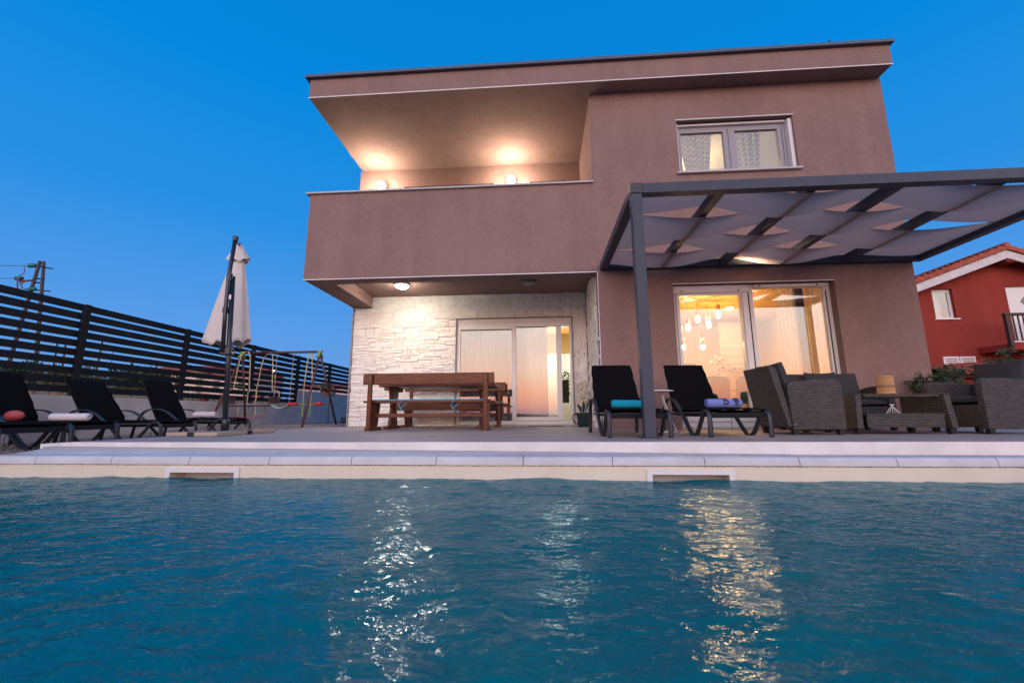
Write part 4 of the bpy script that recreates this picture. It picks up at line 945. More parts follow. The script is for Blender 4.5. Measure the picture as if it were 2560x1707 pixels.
for k in range(5):
    x1_, y1_ = .84 + rnd.uniform(-.15, .12), 8.75 + rnd.uniform(-.1, .1)
    pts = smooth_path([(.84, 8.8, .26), ((.84 + x1_) / 2, 8.78, .55), (x1_, y1_, rnd.uniform(.78, .92))]); st.tube(pts, .006, 5)
    for q in range(4, len(pts)):
        for w_ in range(3):
            c_ = pts[q] + Vector((rnd.uniform(-.04, .04), rnd.uniform(-.04, .04), rnd.uniform(-.03, .03)))
            for pz in range(5): a = pz * 1.26; fl.leaf(c_, (cos(a), rnd.uniform(-.7, .5), sin(a)), .05, .04, (0, -1, .2))
st.build('stems', mat('orchid_stem', (.22, .18, .10), .6), t); fl.build('flowers', mat('orchid_white', (.66, .58, .48), .7, var=.3, vscale=30), t)
tag(MB().box(-.30, .45, 9.0, 9.19, .001, .014).build('door_mat', mat('dark_mat', (.05, .035, .03), .95, bump=.6, bscale=120)), 'thin dark doormat in front of the porch door', 'doormat')

# ------------------------------------------------------------------ umbrella
U = thing('cantilever_umbrella', 'closed cream cantilever umbrella on a dark mast at the gravel edge', 'umbrella', (-4.37, 5.62, 0))
UM = mat('umbrella_pole', (.035, .042, .055), .3, metal=.5)
MB().tube([(-4.365, 5.62, .05), (-4.43, 5.62, 1.1), (-4.50, 5.62, 2.27)], .033, 14).build('mast', UM, U, True)
MB().tube([(-4.475, 5.56, 1.14), (-4.505, 5.56, 1.7), (-4.515, 5.56, 2.26), (-4.478, 5.56, 2.84)], .027, 14).build('arm', UM, U, True)
MB().tube([(-4.49, 5.555, 1.16), (-4.49, 5.60, 1.17)], .05, 12).box(-4.53, -4.38, 5.56, 5.67, 1.10, 1.21).build('crank_box', UM, U, bevel=.015)
MB().tube([(-4.38, 5.60, 1.14), (-4.34, 5.56, 1.135), (-4.31, 5.56, 1.12)], .009, 6).build('crank_handle', mat('crank_grey', (.4, .4, .4), .4), U)
for z in (1.75, 2.26): MB().tube([(-4.515, 5.575, z - .04), (-4.515, 5.575, z + .04)], .040, 14).build('collar', UM, U)
MB().lathe([(.05, .05), (.05, .20), (.036, .22)], (-4.365, 5.62, 0), 16).build('mast_foot', UM, U, True)
MB().tube([(-4.478, 5.56, 2.80), (-4.476, 5.56, 2.87)], .036, 12).tube([(-4.476, 5.56, 2.85), (-4.6, 5.75, 2.86), (-4.75, 6.0, 2.92)], .016, 8).build('arm_head', UM, U)
MB().box(-4.455, -4.425, 5.535, 5.538, 1.9, 1.97).build('care_label', PVC, U)
def canopy(z0, z1, r0, r1, cxb, cxt, nf, seed, cyb=6.0):
    def fn(u, v):
        a = 2 * PI * u; r_ = (r0 + (r1 - r0) * v ** .85); fold = abs(sin(a * nf / 2 + seed)) ; r2 = r_ * (1 - .42 * v ** .3 * (1 - fold) * (.55 + .45 * sin(a * 2 + seed)))
        cx_ = cxt + (cxb - cxt) * v; z = z0 + (z1 - z0) * v + .035 * (r1 / .36) * v ** 4 * sin(a * nf + seed) + .03 * v ** 3 * sin(2 * a + 1)
        return (cx_ + r2 * cos(a) * 1.0, cyb + r2 * sin(a) * .62, z)
    return MB().grid(144, 24, fn)
canopy(2.78, 1.34, .06, .36, -4.79, -4.74, 8, .6).build('canopy', CREAM, U, True).modifiers.new('s', 'SOLIDIFY').thickness = .004
canopy(2.93, 2.66, .03, .185, -4.75, -4.75, 8, .2).build('canopy_flounce', CREAM, U, True).modifiers.new('s', 'SOLIDIFY').thickness = .004
MB().lathe([(.035, 2.89), (.03, 2.94), (.01, 2.96)], (-4.75, 6.0, 0), 12).build('hub', UM, U)
for i in range(2):
    for j in range(2):
        xx, yy = -4.715 + i * .35, 5.08 + j * .60
        MB().box(xx, xx + .325, yy, yy + .57, .004, .052).build('base_slab', PAVER, U, bevel=.006)
MB().box(-4.39, -4.366, 5.06, 6.26, .003, .056).box(-4.725, -4.03, 5.651, 5.679, .0032, .0562).build('base_cross', BLACKM, U)
for (a, b_, c_, d_) in ((-4.41, -4.345, 5.05, 5.075), (-4.055, -4.02, 5.63, 5.70)): MB().box(a, b_, c_, d_, .002, .058).build('base_clamp', BLACKM, U, bevel=.003)

# ------------------------------------------------------------------ left wall, fence
XF = -7.62
t = thing('retaining_wall', 'grey concrete retaining wall under the dark fence along the gravel yard', 'wall', (XF, 9, 0))
MB().box(XF - .2, XF + .02, -2, 12.70, -.4, .585).build('low_section', CONC, t, bevel=.01); MB().box(XF - .201, XF + .021, 12.701, 30, -.4, 1.04).build('high_section', CONC, t, bevel=.01)
t.location = (XF, 9, 0)
F = thing('slat_fence', 'tall black fence of horizontal metal slats on the grey wall', 'fence', (XF, 8, .585))
py = [2.25, 4.32, 6.385, 8.445, 10.58, 12.68, 14.69, 16.8, 18.9, 21]
for i, y in enumerate(py):
    zb = .586 if y < 12.7 else 1.041
    MB().box(XF - .06, XF + .012, y - .045, y + .045, zb, 2.115).build('post', FENCE, F, bevel=.003)
    MB().box(XF - .09, XF + .019, y - .07, y + .07, zb - .0005, zb + .008).build('base_plate', FENCE, F)
for i in range(len(py) - 1):
    m_ = MB(); z = 2.12; k = 0
    while z - .107 > (.62 if py[i] < 12.6 else 1.06): m_.box(XF - .105, XF - .0605, py[i] - .01 + (.02 if i else 0), py[i + 1] + .009, z - .107, z); z -= .152
    m_.build('slat_panel', FENCE, F)
# loose rebar sticking out of the wall top
RB = mat('rusty_rebar', (.09, .05, .04), .9)
for k in range(16):
    y = 8.7 + k * .13 + rnd.uniform(-.05, .05); x = XF - .15 + rnd.uniform(-.03, .03)
    tag(MB().tube([(x, y, .55), (x + rnd.uniform(-.03, .03), y + rnd.uniform(-.05, .05), .62 + rnd.uniform(.1, .35))], .007, 6).build('reinforcing_bar', RB), 'thin rusty steel bar sticking out of the wall top behind the fence', 'steel bar', 'rusty bars on the wall top')
t = thing('bucket', 'orange plastic bucket on the wall top behind the fence', 'bucket', (XF - .45, 9.6, .58))
MB().lathe([(.085, .56), (.11, .77), (.118, .775), (.11, .78)], (XF - .45, 9.6, 0), 20).build('body', mat('orange_plastic', (.65, .11, .04), .5), t, True)
MB().tube([(XF - .56, 9.6, .76), (XF - .45, 9.48, .70), (XF - .34, 9.6, .76)], .004, 5).build('handle', BLACKM, t)
t = thing('water_pipe', 'short pale blue pipe rising from the wall behind the second lounger', 'pipe', (XF - .3, 6.9, .56))
MB().tube(smooth_path([(XF - .3, 6.9, .55), (XF - .31, 6.9, .68), (XF - .30, 6.9, .74)]), .014, 8).build('pipe', mat('blue_pipe', (.25, .42, .55), .4), t, True)
MB().tube([(XF - .30, 6.9, .741), (XF - .30, 6.9, .775)], .02, 8).build('cap', mat('blue_cap', (.2, .35, .5), .4), t)

# ------------------------------------------------------------------ swing set
Sw = thing('swing_set', 'garden swing set with brown frame, cream tube seats and red foot rests', 'swing set', (-6.3, 9.6, 0))
BRN = mat('brown_tube', (.10, .032, .028), .45); CRM = mat('cream_tube', (.55, .45, .25), .45); LIME = mat('lime_plastic', (.25, .38, .10), .5); REDP = mat('red_plastic', (.55, .03, .03), .5); SEATB = mat('brown_seat', (.11, .04, .03), .5); PALE = mat('pale_green_plastic', (.45, .52, .42), .5)
zt = 1.755; sy = 9.6
MB().tube([(-7.18, sy, zt), (-5.27, sy, zt)], .028, 12).build('top_beam', BRN, Sw, True)
for x, dx in ((-7.21, -.04), (-5.27, .03)):
    for s in (-1, 1):
        MB().tube([(x, sy, zt - .02), (x + dx * 5 * (.6 if s < 0 else 1.2), sy + s * .68, gz(x, sy + s * .68))], .025, 10).build('frame_leg', BRN, Sw, True)
        MB().tube([(x, sy, zt), (x + dx * .3, sy + s * .10, zt - .14)], .034, 10).build('leg_joint', LIME, Sw, True)
    MB().tube([(x - .05, sy, zt), (x + .05, sy, zt)], .036, 10).build('beam_joint', LIME, Sw, True)
    MB().tube([(x + dx, sy - .32, zt - .80), (x + dx * 1.8, sy + .32, zt - .80)], .01, 6).build('leg_brace', LIME, Sw)
def gondola(x0, flip, sgn):
    G = []
    for (a, b_, c_, d_, e_, yo) in (((x0), -.10, -.20, -.42, -.40, -.18), ((x0 + .09), .08, .14, .34, .33, -.18)):
        pass
for (gx, gy) in ((-7.02, -.16), (-6.67, .16)):
    # two-part face-to-face glider: one hanger frame each side
    pl = smooth_path([(gx, sy + gy, zt + .01), (gx - .12, sy + gy, zt - .18), (gx - .2, sy + gy, .95), (gx - .24, sy + gy, .87), (gx - .40, sy + gy, .84), (gx - .42, sy + gy, .78), (gx - .41, sy + gy, .54), (gx - .36, sy + gy, .48)], 4)
    MB().tube(pl, .012, 8).build('hanger_tube', CRM, Sw, True)
    pr_ = smooth_path([(gx + .05, sy + gy, zt + .01), (gx + .13, sy + gy, zt - .14), (gx + .18, sy + gy, .92), (gx + .22, sy + gy, .86), (gx + .35, sy + gy, .83), (gx + .37, sy + gy, .76), (gx + .36, sy + gy, .52), (gx + .30, sy + gy, .47)], 4)
    MB().tube(pr_, .012, 8).build('hanger_tube', CRM, Sw, True)
    MB().tube([(gx - .04, sy, zt + .02), (gx + .08, sy, zt + .02)], .034, 10).build('hanger_bracket', BLACKM, Sw)
for (sx0, sx1, bx_) in ((-7.40, -6.92, -7.43), (-6.80, -6.32, -6.30)):
    MB().box(sx0, sx1, sy - .20, sy + .20, .475, .50).build('swing_seat', SEATB, Sw, bevel=.01)
    m_ = MB()
    for k in range(3): m_.hexa([(bx_ - .012, sy - .2, .54 + k * .055), (bx_ + .012, sy - .2, .54 + k * .055), (bx_ + .012, sy + .2, .54 + k * .055), (bx_ - .012, sy + .2, .54 + k * .055)], [(bx_ - .012, sy - .2, .585 + k * .055), (bx_ + .012, sy - .2, .585 + k * .055), (bx_ + .012, sy + .2, .585 + k * .055), (bx_ - .012, sy + .2, .585 + k * .055)])
    m_.box(bx_ - .008, bx_ + .008, sy - .21, sy - .19, .5, .70); m_.build('swing_backrest', SEATB, Sw, bevel=.004)
for y in (-.16, .16):
    MB().tube(smooth_path([(-7.02, sy + y, .475), (-7.05, sy + y, .44), (-7.06, sy + y, .24)], 3), .011, 6).build('foot_tube', CRM, Sw, True)
    MB().tube(smooth_path([(-6.66, sy + y, .475), (-6.63, sy + y, .44), (-6.64, sy + y, .24)], 3), .011, 6).build('foot_tube', CRM, Sw, True)
MB().box(-7.14, -6.54, sy - .18, sy - .11, .228, .245).box(-7.14, -6.54, sy + .11, sy + .18, .228, .245).build('foot_rest', REDP, Sw)
ROPE = mat('pink_rope', (.42, .28, .26), .9)
for xa, xb in ((-6.335, -6.315), (-5.915, -5.935)): MB().tube([(xa, sy, zt), ((xa + xb) / 2, sy, 1.1), (xb, sy, .52)], .006, 6).build('rope', ROPE, Sw); MB().tube([(xa, sy, 1.12), (xa, sy, 1.22)], .014, 6).build('rope_adjuster', LIME, Sw)
MB().grid(12, 4, lambda u, v: (-6.33 + .41 * u, sy - .08 + .16 * v, .51 - .075 * sin(PI * u))).build('sling_seat', PALE, Sw, True).modifiers.new('s', 'SOLIDIFY').thickness = .02
for xa, xb in ((-5.545, -5.59), (-5.465, -5.41)):
    MB().tube([(xa, sy, zt), ((xa + xb) / 2 - .03 * (1 if xb < xa else -1), sy, 1.0), (xb, sy, .21)], .012, 8).build('seesaw_pole', CRM, Sw, True)
    m_ = MB()
    for k in range(5): m_.ball((xb, sy, .24 + k * .055), .024, 10)
    m_.build('beaded_grip', LIME, Sw, True)
MB().tube([(-5.91, sy, .54), (-5.13, sy, .49)], .012, 6).build('seesaw_bar', LIME, Sw)
for a, b_ in ((-5.93, -5.72), (-5.30, -5.13)): MB().box(a, b_, sy - .09, sy + .09, .49, .56).build('seesaw_seat', REDP, Sw, bevel=.02)
for z in (1.05, .88, .70): pass
t = thing('plastic_slide', 'red plastic slats standing behind the fence near the swings', 'play equipment', (XF - .9, 12.2, .55))
for k, z in enumerate((.58, .80, 1.02, 1.24)): MB().box(XF - 1.2, XF - .85, 12.2, 12.4, z, z + .05).build('rung', REDP, t, bevel=.01)
MB().box(XF - 1.22, XF - 1.20, 12.19, 12.41, .5, 1.35).build('side_rail', REDP, t)
# rose standard and low plants by the wall end
def foliage(mb, c_, r_, n_, L_, sq=(1, 1, 1)):
    for k in range(n_):
        v = Vector((rnd.gauss(0, 1), rnd.gauss(0, 1), rnd.gauss(0, 1))).normalized() * (rnd.random() ** .4)
        p_ = Vector((c_[0] + v.x * r_ * sq[0], c_[1] + v.y * r_ * sq[1], c_[2] + v.z * r_ * sq[2]))
        mb.leaf(p_, v + Vector((rnd.uniform(-.6, .6), rnd.uniform(-.6, .6), rnd.uniform(-.4, .5))), L_ * rnd.uniform(.6, 1.2), L_ * .55)
t = thing('rose_tree', 'small standard rose tree with pink blooms against the grey wall', 'rose tree', (-5.93, 11.5, .02))
MB().tube(smooth_path([(-5.93, 11.5, .02), (-5.95, 11.5, .4), (-5.93, 11.5, .85)]), .012, 6).build('trunk', BARK, t, True)
m_ = MB(); foliage(m_, (-5.97, 11.5, .95), .20, 420, .055, (1.1, 1, .85)); m_.build('crown', LEAFD, t)
m_ = MB()
for (x, z) in ((-6.17, 1.05), (-6.13, .99), (-5.80, 1.03), (-5.76, .97), (-6.0, .82), (-6.05, .80), (-5.92, .84), (-5.83, .88)):
    for q in range(22): m_.leaf((x + rnd.uniform(-.03, .03), 11.38 + rnd.uniform(-.03, .03), z + rnd.uniform(-.03, .03)), (rnd.uniform(-1, 1), -.5, rnd.uniform(-1, 1)), .035, .03)
m_.build('blooms', mat('pink_petals', (.62, .22, .26), .7), t)
t = thing('low_shrub', 'low shrub with dark red leaves at the corner of the stone wall', 'shrub', (-4.85, 11.0, .02))
m_ = MB(); foliage(m_, (-4.9, 11.0, .16), .15, 120, .07, (1, 1, 1.1)); m_.build('leaves', mat('dark_red_leaf', (.10, .02, .025), .6), t)
for (x, y, lab) in ((-5.45, 11.6, 'low green plant on the gravel left of the red leaved shrub'),):
    m_ = MB(); foliage(m_, (x, y, .10), .14, 130, .07, (1.2, 1, .8)); tag(m_.build('ground_plant', LEAFD), lab, 'plant')

# ------------------------------------------------------------------ beyond the fence
def pole_pt(x, z, Y0=20., D=20.): return (x, D, z)
t = thing('utility_pole', 'weathered wooden A shaped utility pole with teal insulators beyond the fence', 'utility pole', (-26.3, 20, .9))
MB().tube([(-26.0, 20, .6), (-26.6, 20, 5.5), (-26.98, 20, 8.6)], [.095, .085, .07], 12).build('pole', POLEW, t, True)
MB().tube([(-28.3, 20, .6), (-27.75, 19.95, 3.2), (-27.08, 19.9, 8.6)], [.10, .09, .075], 12).build('pole', POLEW, t, True)
MB().tube([(-27.2, 19.95, 7.62), (-26.75, 20, 7.62)], .04, 6).tube([(-27.2, 19.95, 7.40), (-26.75, 20, 7.40)], .04, 6).tube([(-27.3, 19.8, 8.33), (-26.5, 20.1, 8.22)], .035, 6).tube([(-27.5, 19.8, 7.0), (-26.4, 20.1, 6.94)], .035, 6).build('cross_arm', BLACKM, t)
TEAL = mat('teal_glass', (.01, .16, .15), .2)
def insul(x0, x1, z):
    m_ = MB()
    for k in range(4): m_.lathe([(.03, x0 + (x1 - x0) * k / 4), (.115, x0 + (x1 - x0) * (k + .35) / 4), (.10, x0 + (x1 - x0) * (k + .7) / 4), (.03, x0 + (x1 - x0) * (k + 1) / 4)], (0, 19.85, z), 12, 0)
    m_.build('insulator', TEAL, t, True)
insul(-27.62, -27.22, 8.33); insul(-28.25, -27.85, 7.64); insul(-27.3, -26.95, 7.0)
MB().tube(smooth_path([(-27.9, 19.85, 8.3), (-27.75, 19.8, 7.9), (-28.0, 19.8, 7.75), (-27.85, 19.8, 7.3)]), .02, 5).tube(smooth_path([(-27.75, 19.8, 7.7), (-27.9, 19.7, 7.5), (-27.8, 19.7, 7.0)]), .035, 5).tube(smooth_path([(-27.4, 19.8, 7.5), (-27.65, 19.7, 7.25), (-27.5, 19.7, 7.0)]), .03, 5).tube([(-27.9, 19.8, 7.45), (-27.2, 19.85, 7.5)], .05, 6).build('switch_gear', mat('red_switch', (.14, .03, .025), .5), t)
for z0, z1, lab in ((8.34, 9.1, 'upper thin power line leaving the wooden pole to the left'), (7.65, 8.2, 'lower thin power line leaving the wooden pole to the left')):
    x_ = -27.62 if z0 > 8 else -28.25
    tag(MB().tube([(x_ - (40 * k / 12), 19.85 - 3 * k / 12, z0 + (z1 - z0) * k / 12 * 2.2 - 1.6 * (k / 12) * (1 - k / 12)) for k in range(13)], .018, 5).build('power_line', BLACKM), lab, 'power line', 'power lines')
STICK = mat('dark_stick', (.05, .04, .035), .9)
for k, (x, zt_, lab) in enumerate(((-18.3, 3.0, 'leftmost dark upright stake among the bushes beyond the fence'), (-17.9, 3.2, 'dark upright stake just right of the leftmost one beyond the fence'), (-17.3, 2.9, 'dark stake in the middle of the row near the utility pole'), (-16.6, 3.1, 'dark stake closest to the right of the utility pole'), (-14.2, 2.2, 'short dark stake standing alone left of the fence post'))):
    tag(MB().tube([(x, 14.5, .7), (x + rnd.uniform(-.1, .1), 14.5, zt_)], .03, 6).build('garden_stake', STICK), lab, 'stake', 'stakes beyond the fence')
def tree(name, label, cat, x, y, z, h_, r_, mt, nclump=7, nleaf=140, L_=.3, group=None, sq=1):
    t = thing(name, label, cat, (x, y, z), group=group)
    rr = random.Random(int(abs(x * 13 + y * 7)))
    MB().tube([(x, y, z - .2), (x + rr.uniform(-.1, .1) * h_ * .2, y, z + h_ * .35), (x + rr.uniform(-.1, .1) * h_ * .3, y, z + h_ * .75)], [h_ * .03, h_ * .022, h_ * .008], 7).build('trunk', BARK, t, True)
    m_ = MB()
    for k in range(nclump):
        a = rr.uniform(0, 6.28); q = rr.uniform(0, .75) * r_; zc = z + h_ * rr.uniform(.35, .85)
        foliage(m_, (x + q * cos(a), y + q * sin(a), zc), r_ * rr.uniform(.3, .5), nleaf, L_, (1, 1, .8 * sq))
    m_.build('crown', mt, t); return t
tr_specs = [(-24, 17.5, 1.3, 1.2, LEAFD, 'dark bush at the far left seen between the lower fence slats'), (-20.5, 17, 1.1, 1.2, LEAFO, 'olive bush under the utility pole beyond the fence'), (-17.8, 17.2, 1.35, 1.1, LEAFD, 'tall dark bush just right of the utility pole'), (-15.6, 16, 1.0, 1.0, LEAFO, 'low olive bush behind the second lounger and the fence'), (-30, 26, 1.8, 1.8, LEAFO, 'broad olive tree behind the utility pole')]
for (x, y, h_, r_, mt_, lab) in tr_specs:
    gzz = .50 + .042 * min(60, -7.75 - x) + .02 * max(0, min(60, y - 14)); tree('bush', lab, 'bush', x, y, gzz, h_, r_, mt_, 8, 150, .22, 'bushes beyond the fence')
m_ = MB()
for k in range(9000):
    x = -7.9 - 14 * rnd.random() ** 1.3; y = rnd.uniform(4.5, 26); z = .50 + .042 * (-7.75 - x) + .02 * max(0, y - 14)
    h_ = rnd.uniform(.1, .42) * (1.25 if (y < 13 and x < -9) else .6); dx, dy = rnd.uniform(-.1, .1), rnd.uniform(-.1, .1)
    m_.q((x, y, z - .02), (x + .012, y, z - .02), (x + dx, y + dy, z + h_))
tag(m_.build('dry_grass', mat('dry_grass', (.20, .15, .08), .9, var=.5, vscale=1)), 'dry brown grass covering the plot beyond the fence', 'grass', kind='stuff')
m_ = MB()
for k in range(6): foliage(m_, (-60 - 9 * k + rnd.uniform(-3, 3), 62 + rnd.uniform(-4, 4), 3.2 + rnd.uniform(0, .5)), 3.5, 420, .9, (1.4, 1, .35))
for k in range(9): foliage(m_, (-15 - 5.2 * k, 95, 2.8), 3.2, 300, .9, (1.3, 1, .35))
tag(m_.build('distant_trees', LEAFD), 'low dark line of distant trees on the horizon beyond the fence', 'trees', kind='stuff')
PINKW = mat('pink_render', (.58, .44, .40), .9); CREAMW = mat('cream_render', (.62, .52, .40), .9); DARKG = mat('dark_glass', (.04, .05, .06), .2)
def far_house(x0, x1, y, z0, ze, zr, wallm, label, base_dy=8, wins=()):
    t = thing('distant_house', label, 'house', ((x0 + x1) / 2, y, z0), group='distant houses beyond the fence')
    MB().box(x0, x1, y, y + base_dy, z0 - .5, ze).build('wall', wallm, t)
    o = .5; MB().prism([(y - o, ze + .002), (y + base_dy + o, ze + .002), (y + base_dy / 2, zr)], 0, x0 - o, x1 + o).build('roof', TILE, t)
    for (wx, wz, ww, wh) in wins: MB().box(wx, wx + ww, y - .05, y - .001, wz, wz + wh).build('window', DARKG, t)
far_house(-60.2, -52, 60, 3.6, 7.0, 8.3, CREAMW, 'cream house with red tile roof seen between the slats behind the third lounger', wins=((-58, 4.6, 1, 1.3), (-55.5, 4.6, 1, 1.3)))
far_house(-51.9, -44, 61, 3.6, 6.2, 7.9, PINKW, 'pink house with long red roof right of the cream one beyond the fence', wins=((-50, 4.2, 1, 1.4), (-47.8, 4.2, 1, 1.4), (-46, 4.2, 1, 1.4)))
far_house(-40, -31, 66, 2.6, 4.6, 5.8, PINKW, 'low pink house with red roof seen behind the swing set', wins=((-37, 3, 1, 1.1), (-34, 3, 1, 1.1)))
far_house(-78, -68, 80, 3.6, 5.1, 5.6, PVC, 'low white building on the horizon left of the cream house', wins=((-76, 4, .8, .8), (-74, 4, .8, .8), (-72, 4, .8, .8)))
t = thing('street_lamp', 'thin street lamp on the horizon between two fence posts', 'street lamp', (-66.2, 60, 3.6))
MB().tube([(-66.2, 60, 3), (-66.2, 60, 10.2), (-66.2 + .3, 60, 10.35)], .07, 6).build('pole', ROOFM, t); MB().box(-68, -64.5, 59.9, 60.1, 10.3, 10.42).build('lamp_arm', ROOFM, t)
t = thing('street_lamp', 'lit street lamp shining through the fence above the swings', 'street lamp', (-40.1, 60, 3.0))
MB().tube([(-40.1, 60, 1), (-40.1, 60, 6.95)], .06, 6).build('pole', ROOFM, t); MB().ball((-39.9, 59.9, 6.9), .15, 10).build('lamp_head', emis('street_glow', (1, .95, .85), 12), t, True)

# ------------------------------------------------------------------ right side: red house, plants
RH = thing('red_house', 'red rendered house with tiled gable roof and white fascia behind the terrace', 'house', (17, 15, 0))
Y0 = 15.
MB().box(12.2, 12.799, Y0, Y0 + .3, -.2, 4.25).build('wall', REDW, RH)
slab(12.8, 18.52, -.2, 4.50, Y0, Y0 + .3, [(13.53, 14.20, 3.41, 4.46), (15.91, 17.0, 2.62, 4.49)]).build('wall', REDW, RH)
MB().prism([(12.8, 4.501), (18.52, 4.501), (15.66, 5.53)], 1, Y0, Y0 + .3).build('gable', REDW, RH)
MB().box(12.2, 12.5, Y0 + .301, 24, -.2, 4.5).build('side_wall', REDW, RH)
# roof slopes
sl = .368
def roof_side(sg):
    m_ = MB(); n_ = 22
    for k in range(n_):
        s0 = k / n_; s1 = (k + 1) / n_
        xa, xb = 15.66 - sg * (15.66 - 11.06) * s0, 15.66 - sg * (15.66 - 11.06) * s1
        za, zb2 = 5.76 - sl * 4.6 * s0, 5.76 - sl * 4.6 * s1
        def fn(u, v, xa=xa, xb=xb, za=za, zb2=zb2):
            w_ = abs(sin(u * PI * 42)) * .05
            return (xa + (xb - xa) * v, Y0 - .52 + 9.5 * u, za + (zb2 - za) * v + w_ + .035 * v)
        m_.grid(168, 1, fn)
    # visible verge tiles at the gable edge
    for k in range(15):
        s0 = k / 15; xa = 15.66 - sg * 4.6 * s0; xb = 15.66 - sg * 4.6 * (s0 + 1 / 15.)
        za = 5.76 - sl * 4.6 * s0; zb2 = 5.76 - sl * 4.6 * (s0 + 1 / 15.)
        m_.hexa([(xa, Y0 - .56, za - .13), (xb, Y0 - .56, zb2 - .11), (xb, Y0 - .40, zb2 - .11), (xa, Y0 - .40, za - .13)], [(xa, Y0 - .56, za + .02), (xb, Y0 - .56, zb2 + .055), (xb, Y0 - .40, zb2 + .055), (xa, Y0 - .40, za + .02)])
    return m_
roof_side(1).build('roof', TILE, RH); roof_side(-1).build('roof', TILE, RH)
MB().tube([(15.66, Y0 - .58, 5.79), (15.66, Y0 + 9, 5.79)], .09, 10).build('ridge_tiles', TILE, RH)
for sg in (1, -1):
    xa, xb = 15.66, 15.66 - sg * 4.6; zb2 = 5.76 - sl * 4.6
    MB().hexa([(xa, Y0 - .50, 5.76 - .42), (xb, Y0 - .50, zb2 - .42), (xb, Y0 - .46, zb2 - .42), (xa, Y0 - .46, 5.76 - .42)], [(xa, Y0 - .50, 5.76 - .14), (xb, Y0 - .50, zb2 - .14), (xb, Y0 - .46, zb2 - .14), (xa, Y0 - .46, 5.76 - .14)]).build('fascia_board', mat('weathered_white', (.66, .62, .62), .8, var=.2, vscale=4), RH)
    MB().hexa([(xa, Y0 - .455, 5.76 - .20), (xb, Y0 - .455, zb2 - .20), (xb, Y0 + 9, zb2 - .20), (xa, Y0 + 9, 5.76 - .20)], [(xa, Y0 - .455, 5.76 - .15), (xb, Y0 - .455, zb2 - .15), (xb, Y0 + 9, zb2 - .15), (xa, Y0 + 9, 5.76 - .15)]).build('soffit', REDW, RH)
MB().box(16.05, 15.668, Y0 - .45, Y0 - .001, 5.22, 5.42).build('ridge_beam', REDW, RH)
f = slab(13.532, 14.198, 3.412, 4.458, Y0 + .1, Y0 + .16, [(13.60, 14.10, 3.48, 4.38)]).build('window', PVC, RH); MB().box(13.598, 14.102, Y0 + .12, Y0 + .13, 3.478, 4.382).build('pane', GLASS, f)
MB().box(13.45, 14.26, Y0 - .06, Y0 + .09, 3.37, 3.408).build('window_sill', PVC, RH)
MB().box(13.5, 14.2, Y0 + .5, Y0 + .52, 3.3, 4.5).build('net_curtain', mat('net_white', (.75, .72, .74), .9), RH)
f = MB().box(15.92, 16.99, Y0 + .06, Y0 + .12, 2.625, 4.485).build('door', PVC, RH)
MB().prism([(16.36, 3.97), (16.53, 4.16), (16.70, 3.97), (16.53, 3.78)], 1, Y0 + .05, Y0 + .0595).build('door_pane', mat('grey_pane', (.12, .14, .18), .2), f)
# shutters on the lower window
for x in (13.50, 14.02):
    f = slab(x, x + .49, 1.4, 2.10, Y0 - .03, Y0 - .002, [(x + .06, x + .43, 1.46, 2.03)]).build('shutter', PVC, RH)
    m_ = MB()
    for k in range(9): m_.hexa([(x + .062, Y0 - .028, 1.47 + k * .062), (x + .428, Y0 - .028, 1.47 + k * .062), (x + .428, Y0 - .018, 1.47 + k * .062), (x + .062, Y0 - .018, 1.47 + k * .062)], [(x + .062, Y0 - .012, 1.51 + k * .062), (x + .428, Y0 - .012, 1.51 + k * .062), (x + .428, Y0 - .004, 1.51 + k * .062), (x + .062, Y0 - .004, 1.51 + k * .062)])
    m_.build('louvres', PVC, f)
for x in (17.0, 17.52): slab(x, x + .49, 1.5, 2.15, Y0 - .03, Y0 - .002, [(x + .06, x + .43, 1.56, 2.08)]).build('shutter', PVC, RH)
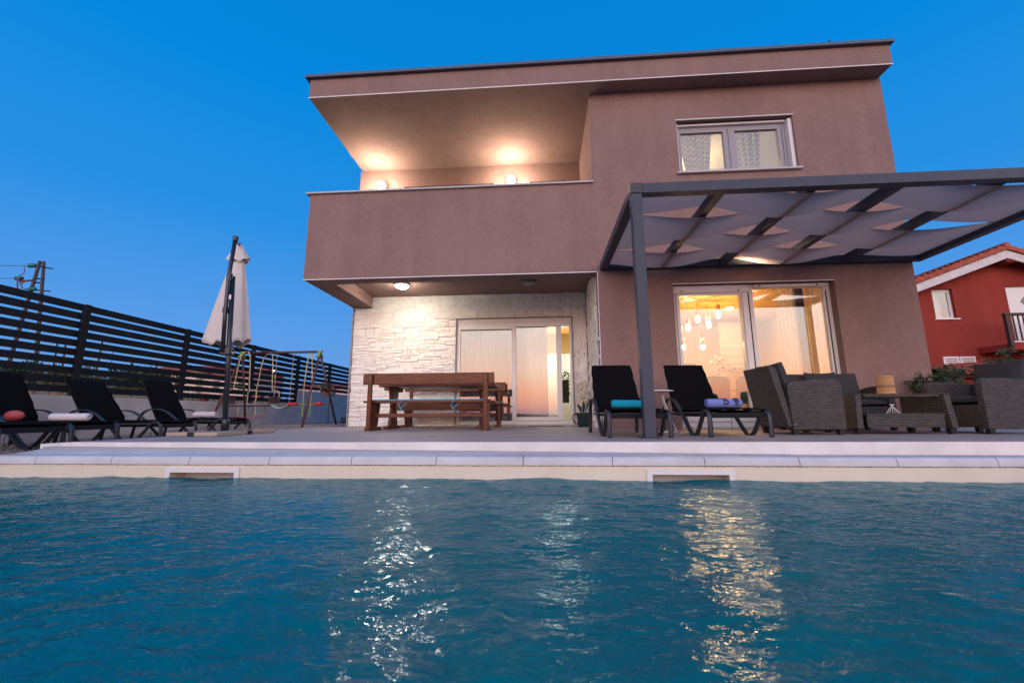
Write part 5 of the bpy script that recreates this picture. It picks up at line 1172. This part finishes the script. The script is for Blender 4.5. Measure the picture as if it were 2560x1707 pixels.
# balcony
B = MB().box(14.66, 17.4, Y0 - 1.0, Y0 - .001, 2.18, 2.38).build('balcony', REDW, RH)
DW = mat('dark_wood', (.05, .025, .02), .6)
MB().box(14.60, 17.5, Y0 - 1.08, Y0 - .98, 3.25, 3.33).build('balcony_rail', DW, B); MB().box(14.62, 14.73, Y0 - 1.07, Y0 - .97, 2.25, 3.249).build('balcony_post', DW, B)
m_ = MB()
for k in range(17): m_.box(14.85 + k * .15, 14.88 + k * .15, Y0 - 1.04, Y0 - 1.01, 2.44, 3.248)
m_.build('balusters', DW, B); MB().box(14.74, 17.4, Y0 - 1.05, Y0 - 1.0, 2.40, 2.44).build('balcony_edge', PVC, B)
t = thing('lean_to_roof', 'low red tiled lean-to roof below the white shutters of the red house', 'roof', (15, 14, 1.6))
m_ = MB()
def lt(u, v): return (12.6 + 6 * u, 14.9 - 1.6 * v, 1.74 + .32 * u - .38 * v + .04 * abs(sin(u * PI * 26)))
m_.grid(160, 6, lt).build('tiles', TILE, t).modifiers.new('s', 'SOLIDIFY').thickness = .03
MB().box(12.7, 18.6, 14.0, 14.6, -.1, 1.25).build('wall', REDW, t)
# low garden wall + vines
tag(MB().box(7.0, 16, 9.6, 9.75, -.1, .8).build('garden_wall', FACE), 'pale rendered garden wall behind the right hand armchair', 'wall')
def shrub(name, label, cat, stems, mt, L_, c_, r_, n_, loc):
    t = thing(name, label, cat, loc); s_ = MB(); lf = MB()
    rr = random.Random(int(loc[0] * 31))
    for k in range(stems):
        a = rr.uniform(0, 6.28); e = rr.uniform(.3, 1.3); L2 = r_ * rr.uniform(.6, 1.25)
        end = Vector((c_[0] + L2 * cos(a) * cos(e), c_[1] + L2 * sin(a) * cos(e) * .8, c_[2] + L2 * sin(e) * .9))
        p0 = Vector(loc); mid = (p0 + end) / 2 + Vector((0, 0, .15 * r_)); pts = smooth_path([p0, mid, end], 6); s_.tube(pts, .007, 5)
        for q in range(n_):
            i = rr.randrange(4, len(pts)); d_ = Vector((rr.uniform(-1, 1), rr.uniform(-1, 1), rr.uniform(-.7, .4)))
            lf.leaf(pts[i] + d_ * .02, d_, L_ * rr.uniform(.7, 1.2), L_ * .34)
    s_.build('stems', BARK, t); lf.build('leaves', mt, t); return t
shrub('leafy_shrub', 'broad leaved green shrub at the right corner of the brown house', 'shrub', 22, LEAFD, .13, (6.05, 7.0, .56), .34, 20, (6.2, 7.0, 0))
shrub('climbing_vine', 'sprawling green vine over the garden wall behind the armchairs', 'vine', 44, LEAF, .11, (8.4, 9.4, .64), .62, 30, (8.2, 9.5, .2))
shrub('climbing_vine', 'green vine shoots rising above the right hand armchair cushion', 'vine', 50, LEAF, .12, (10.4, 9.8, .85), .85, 30, (10.2, 9.9, .2))
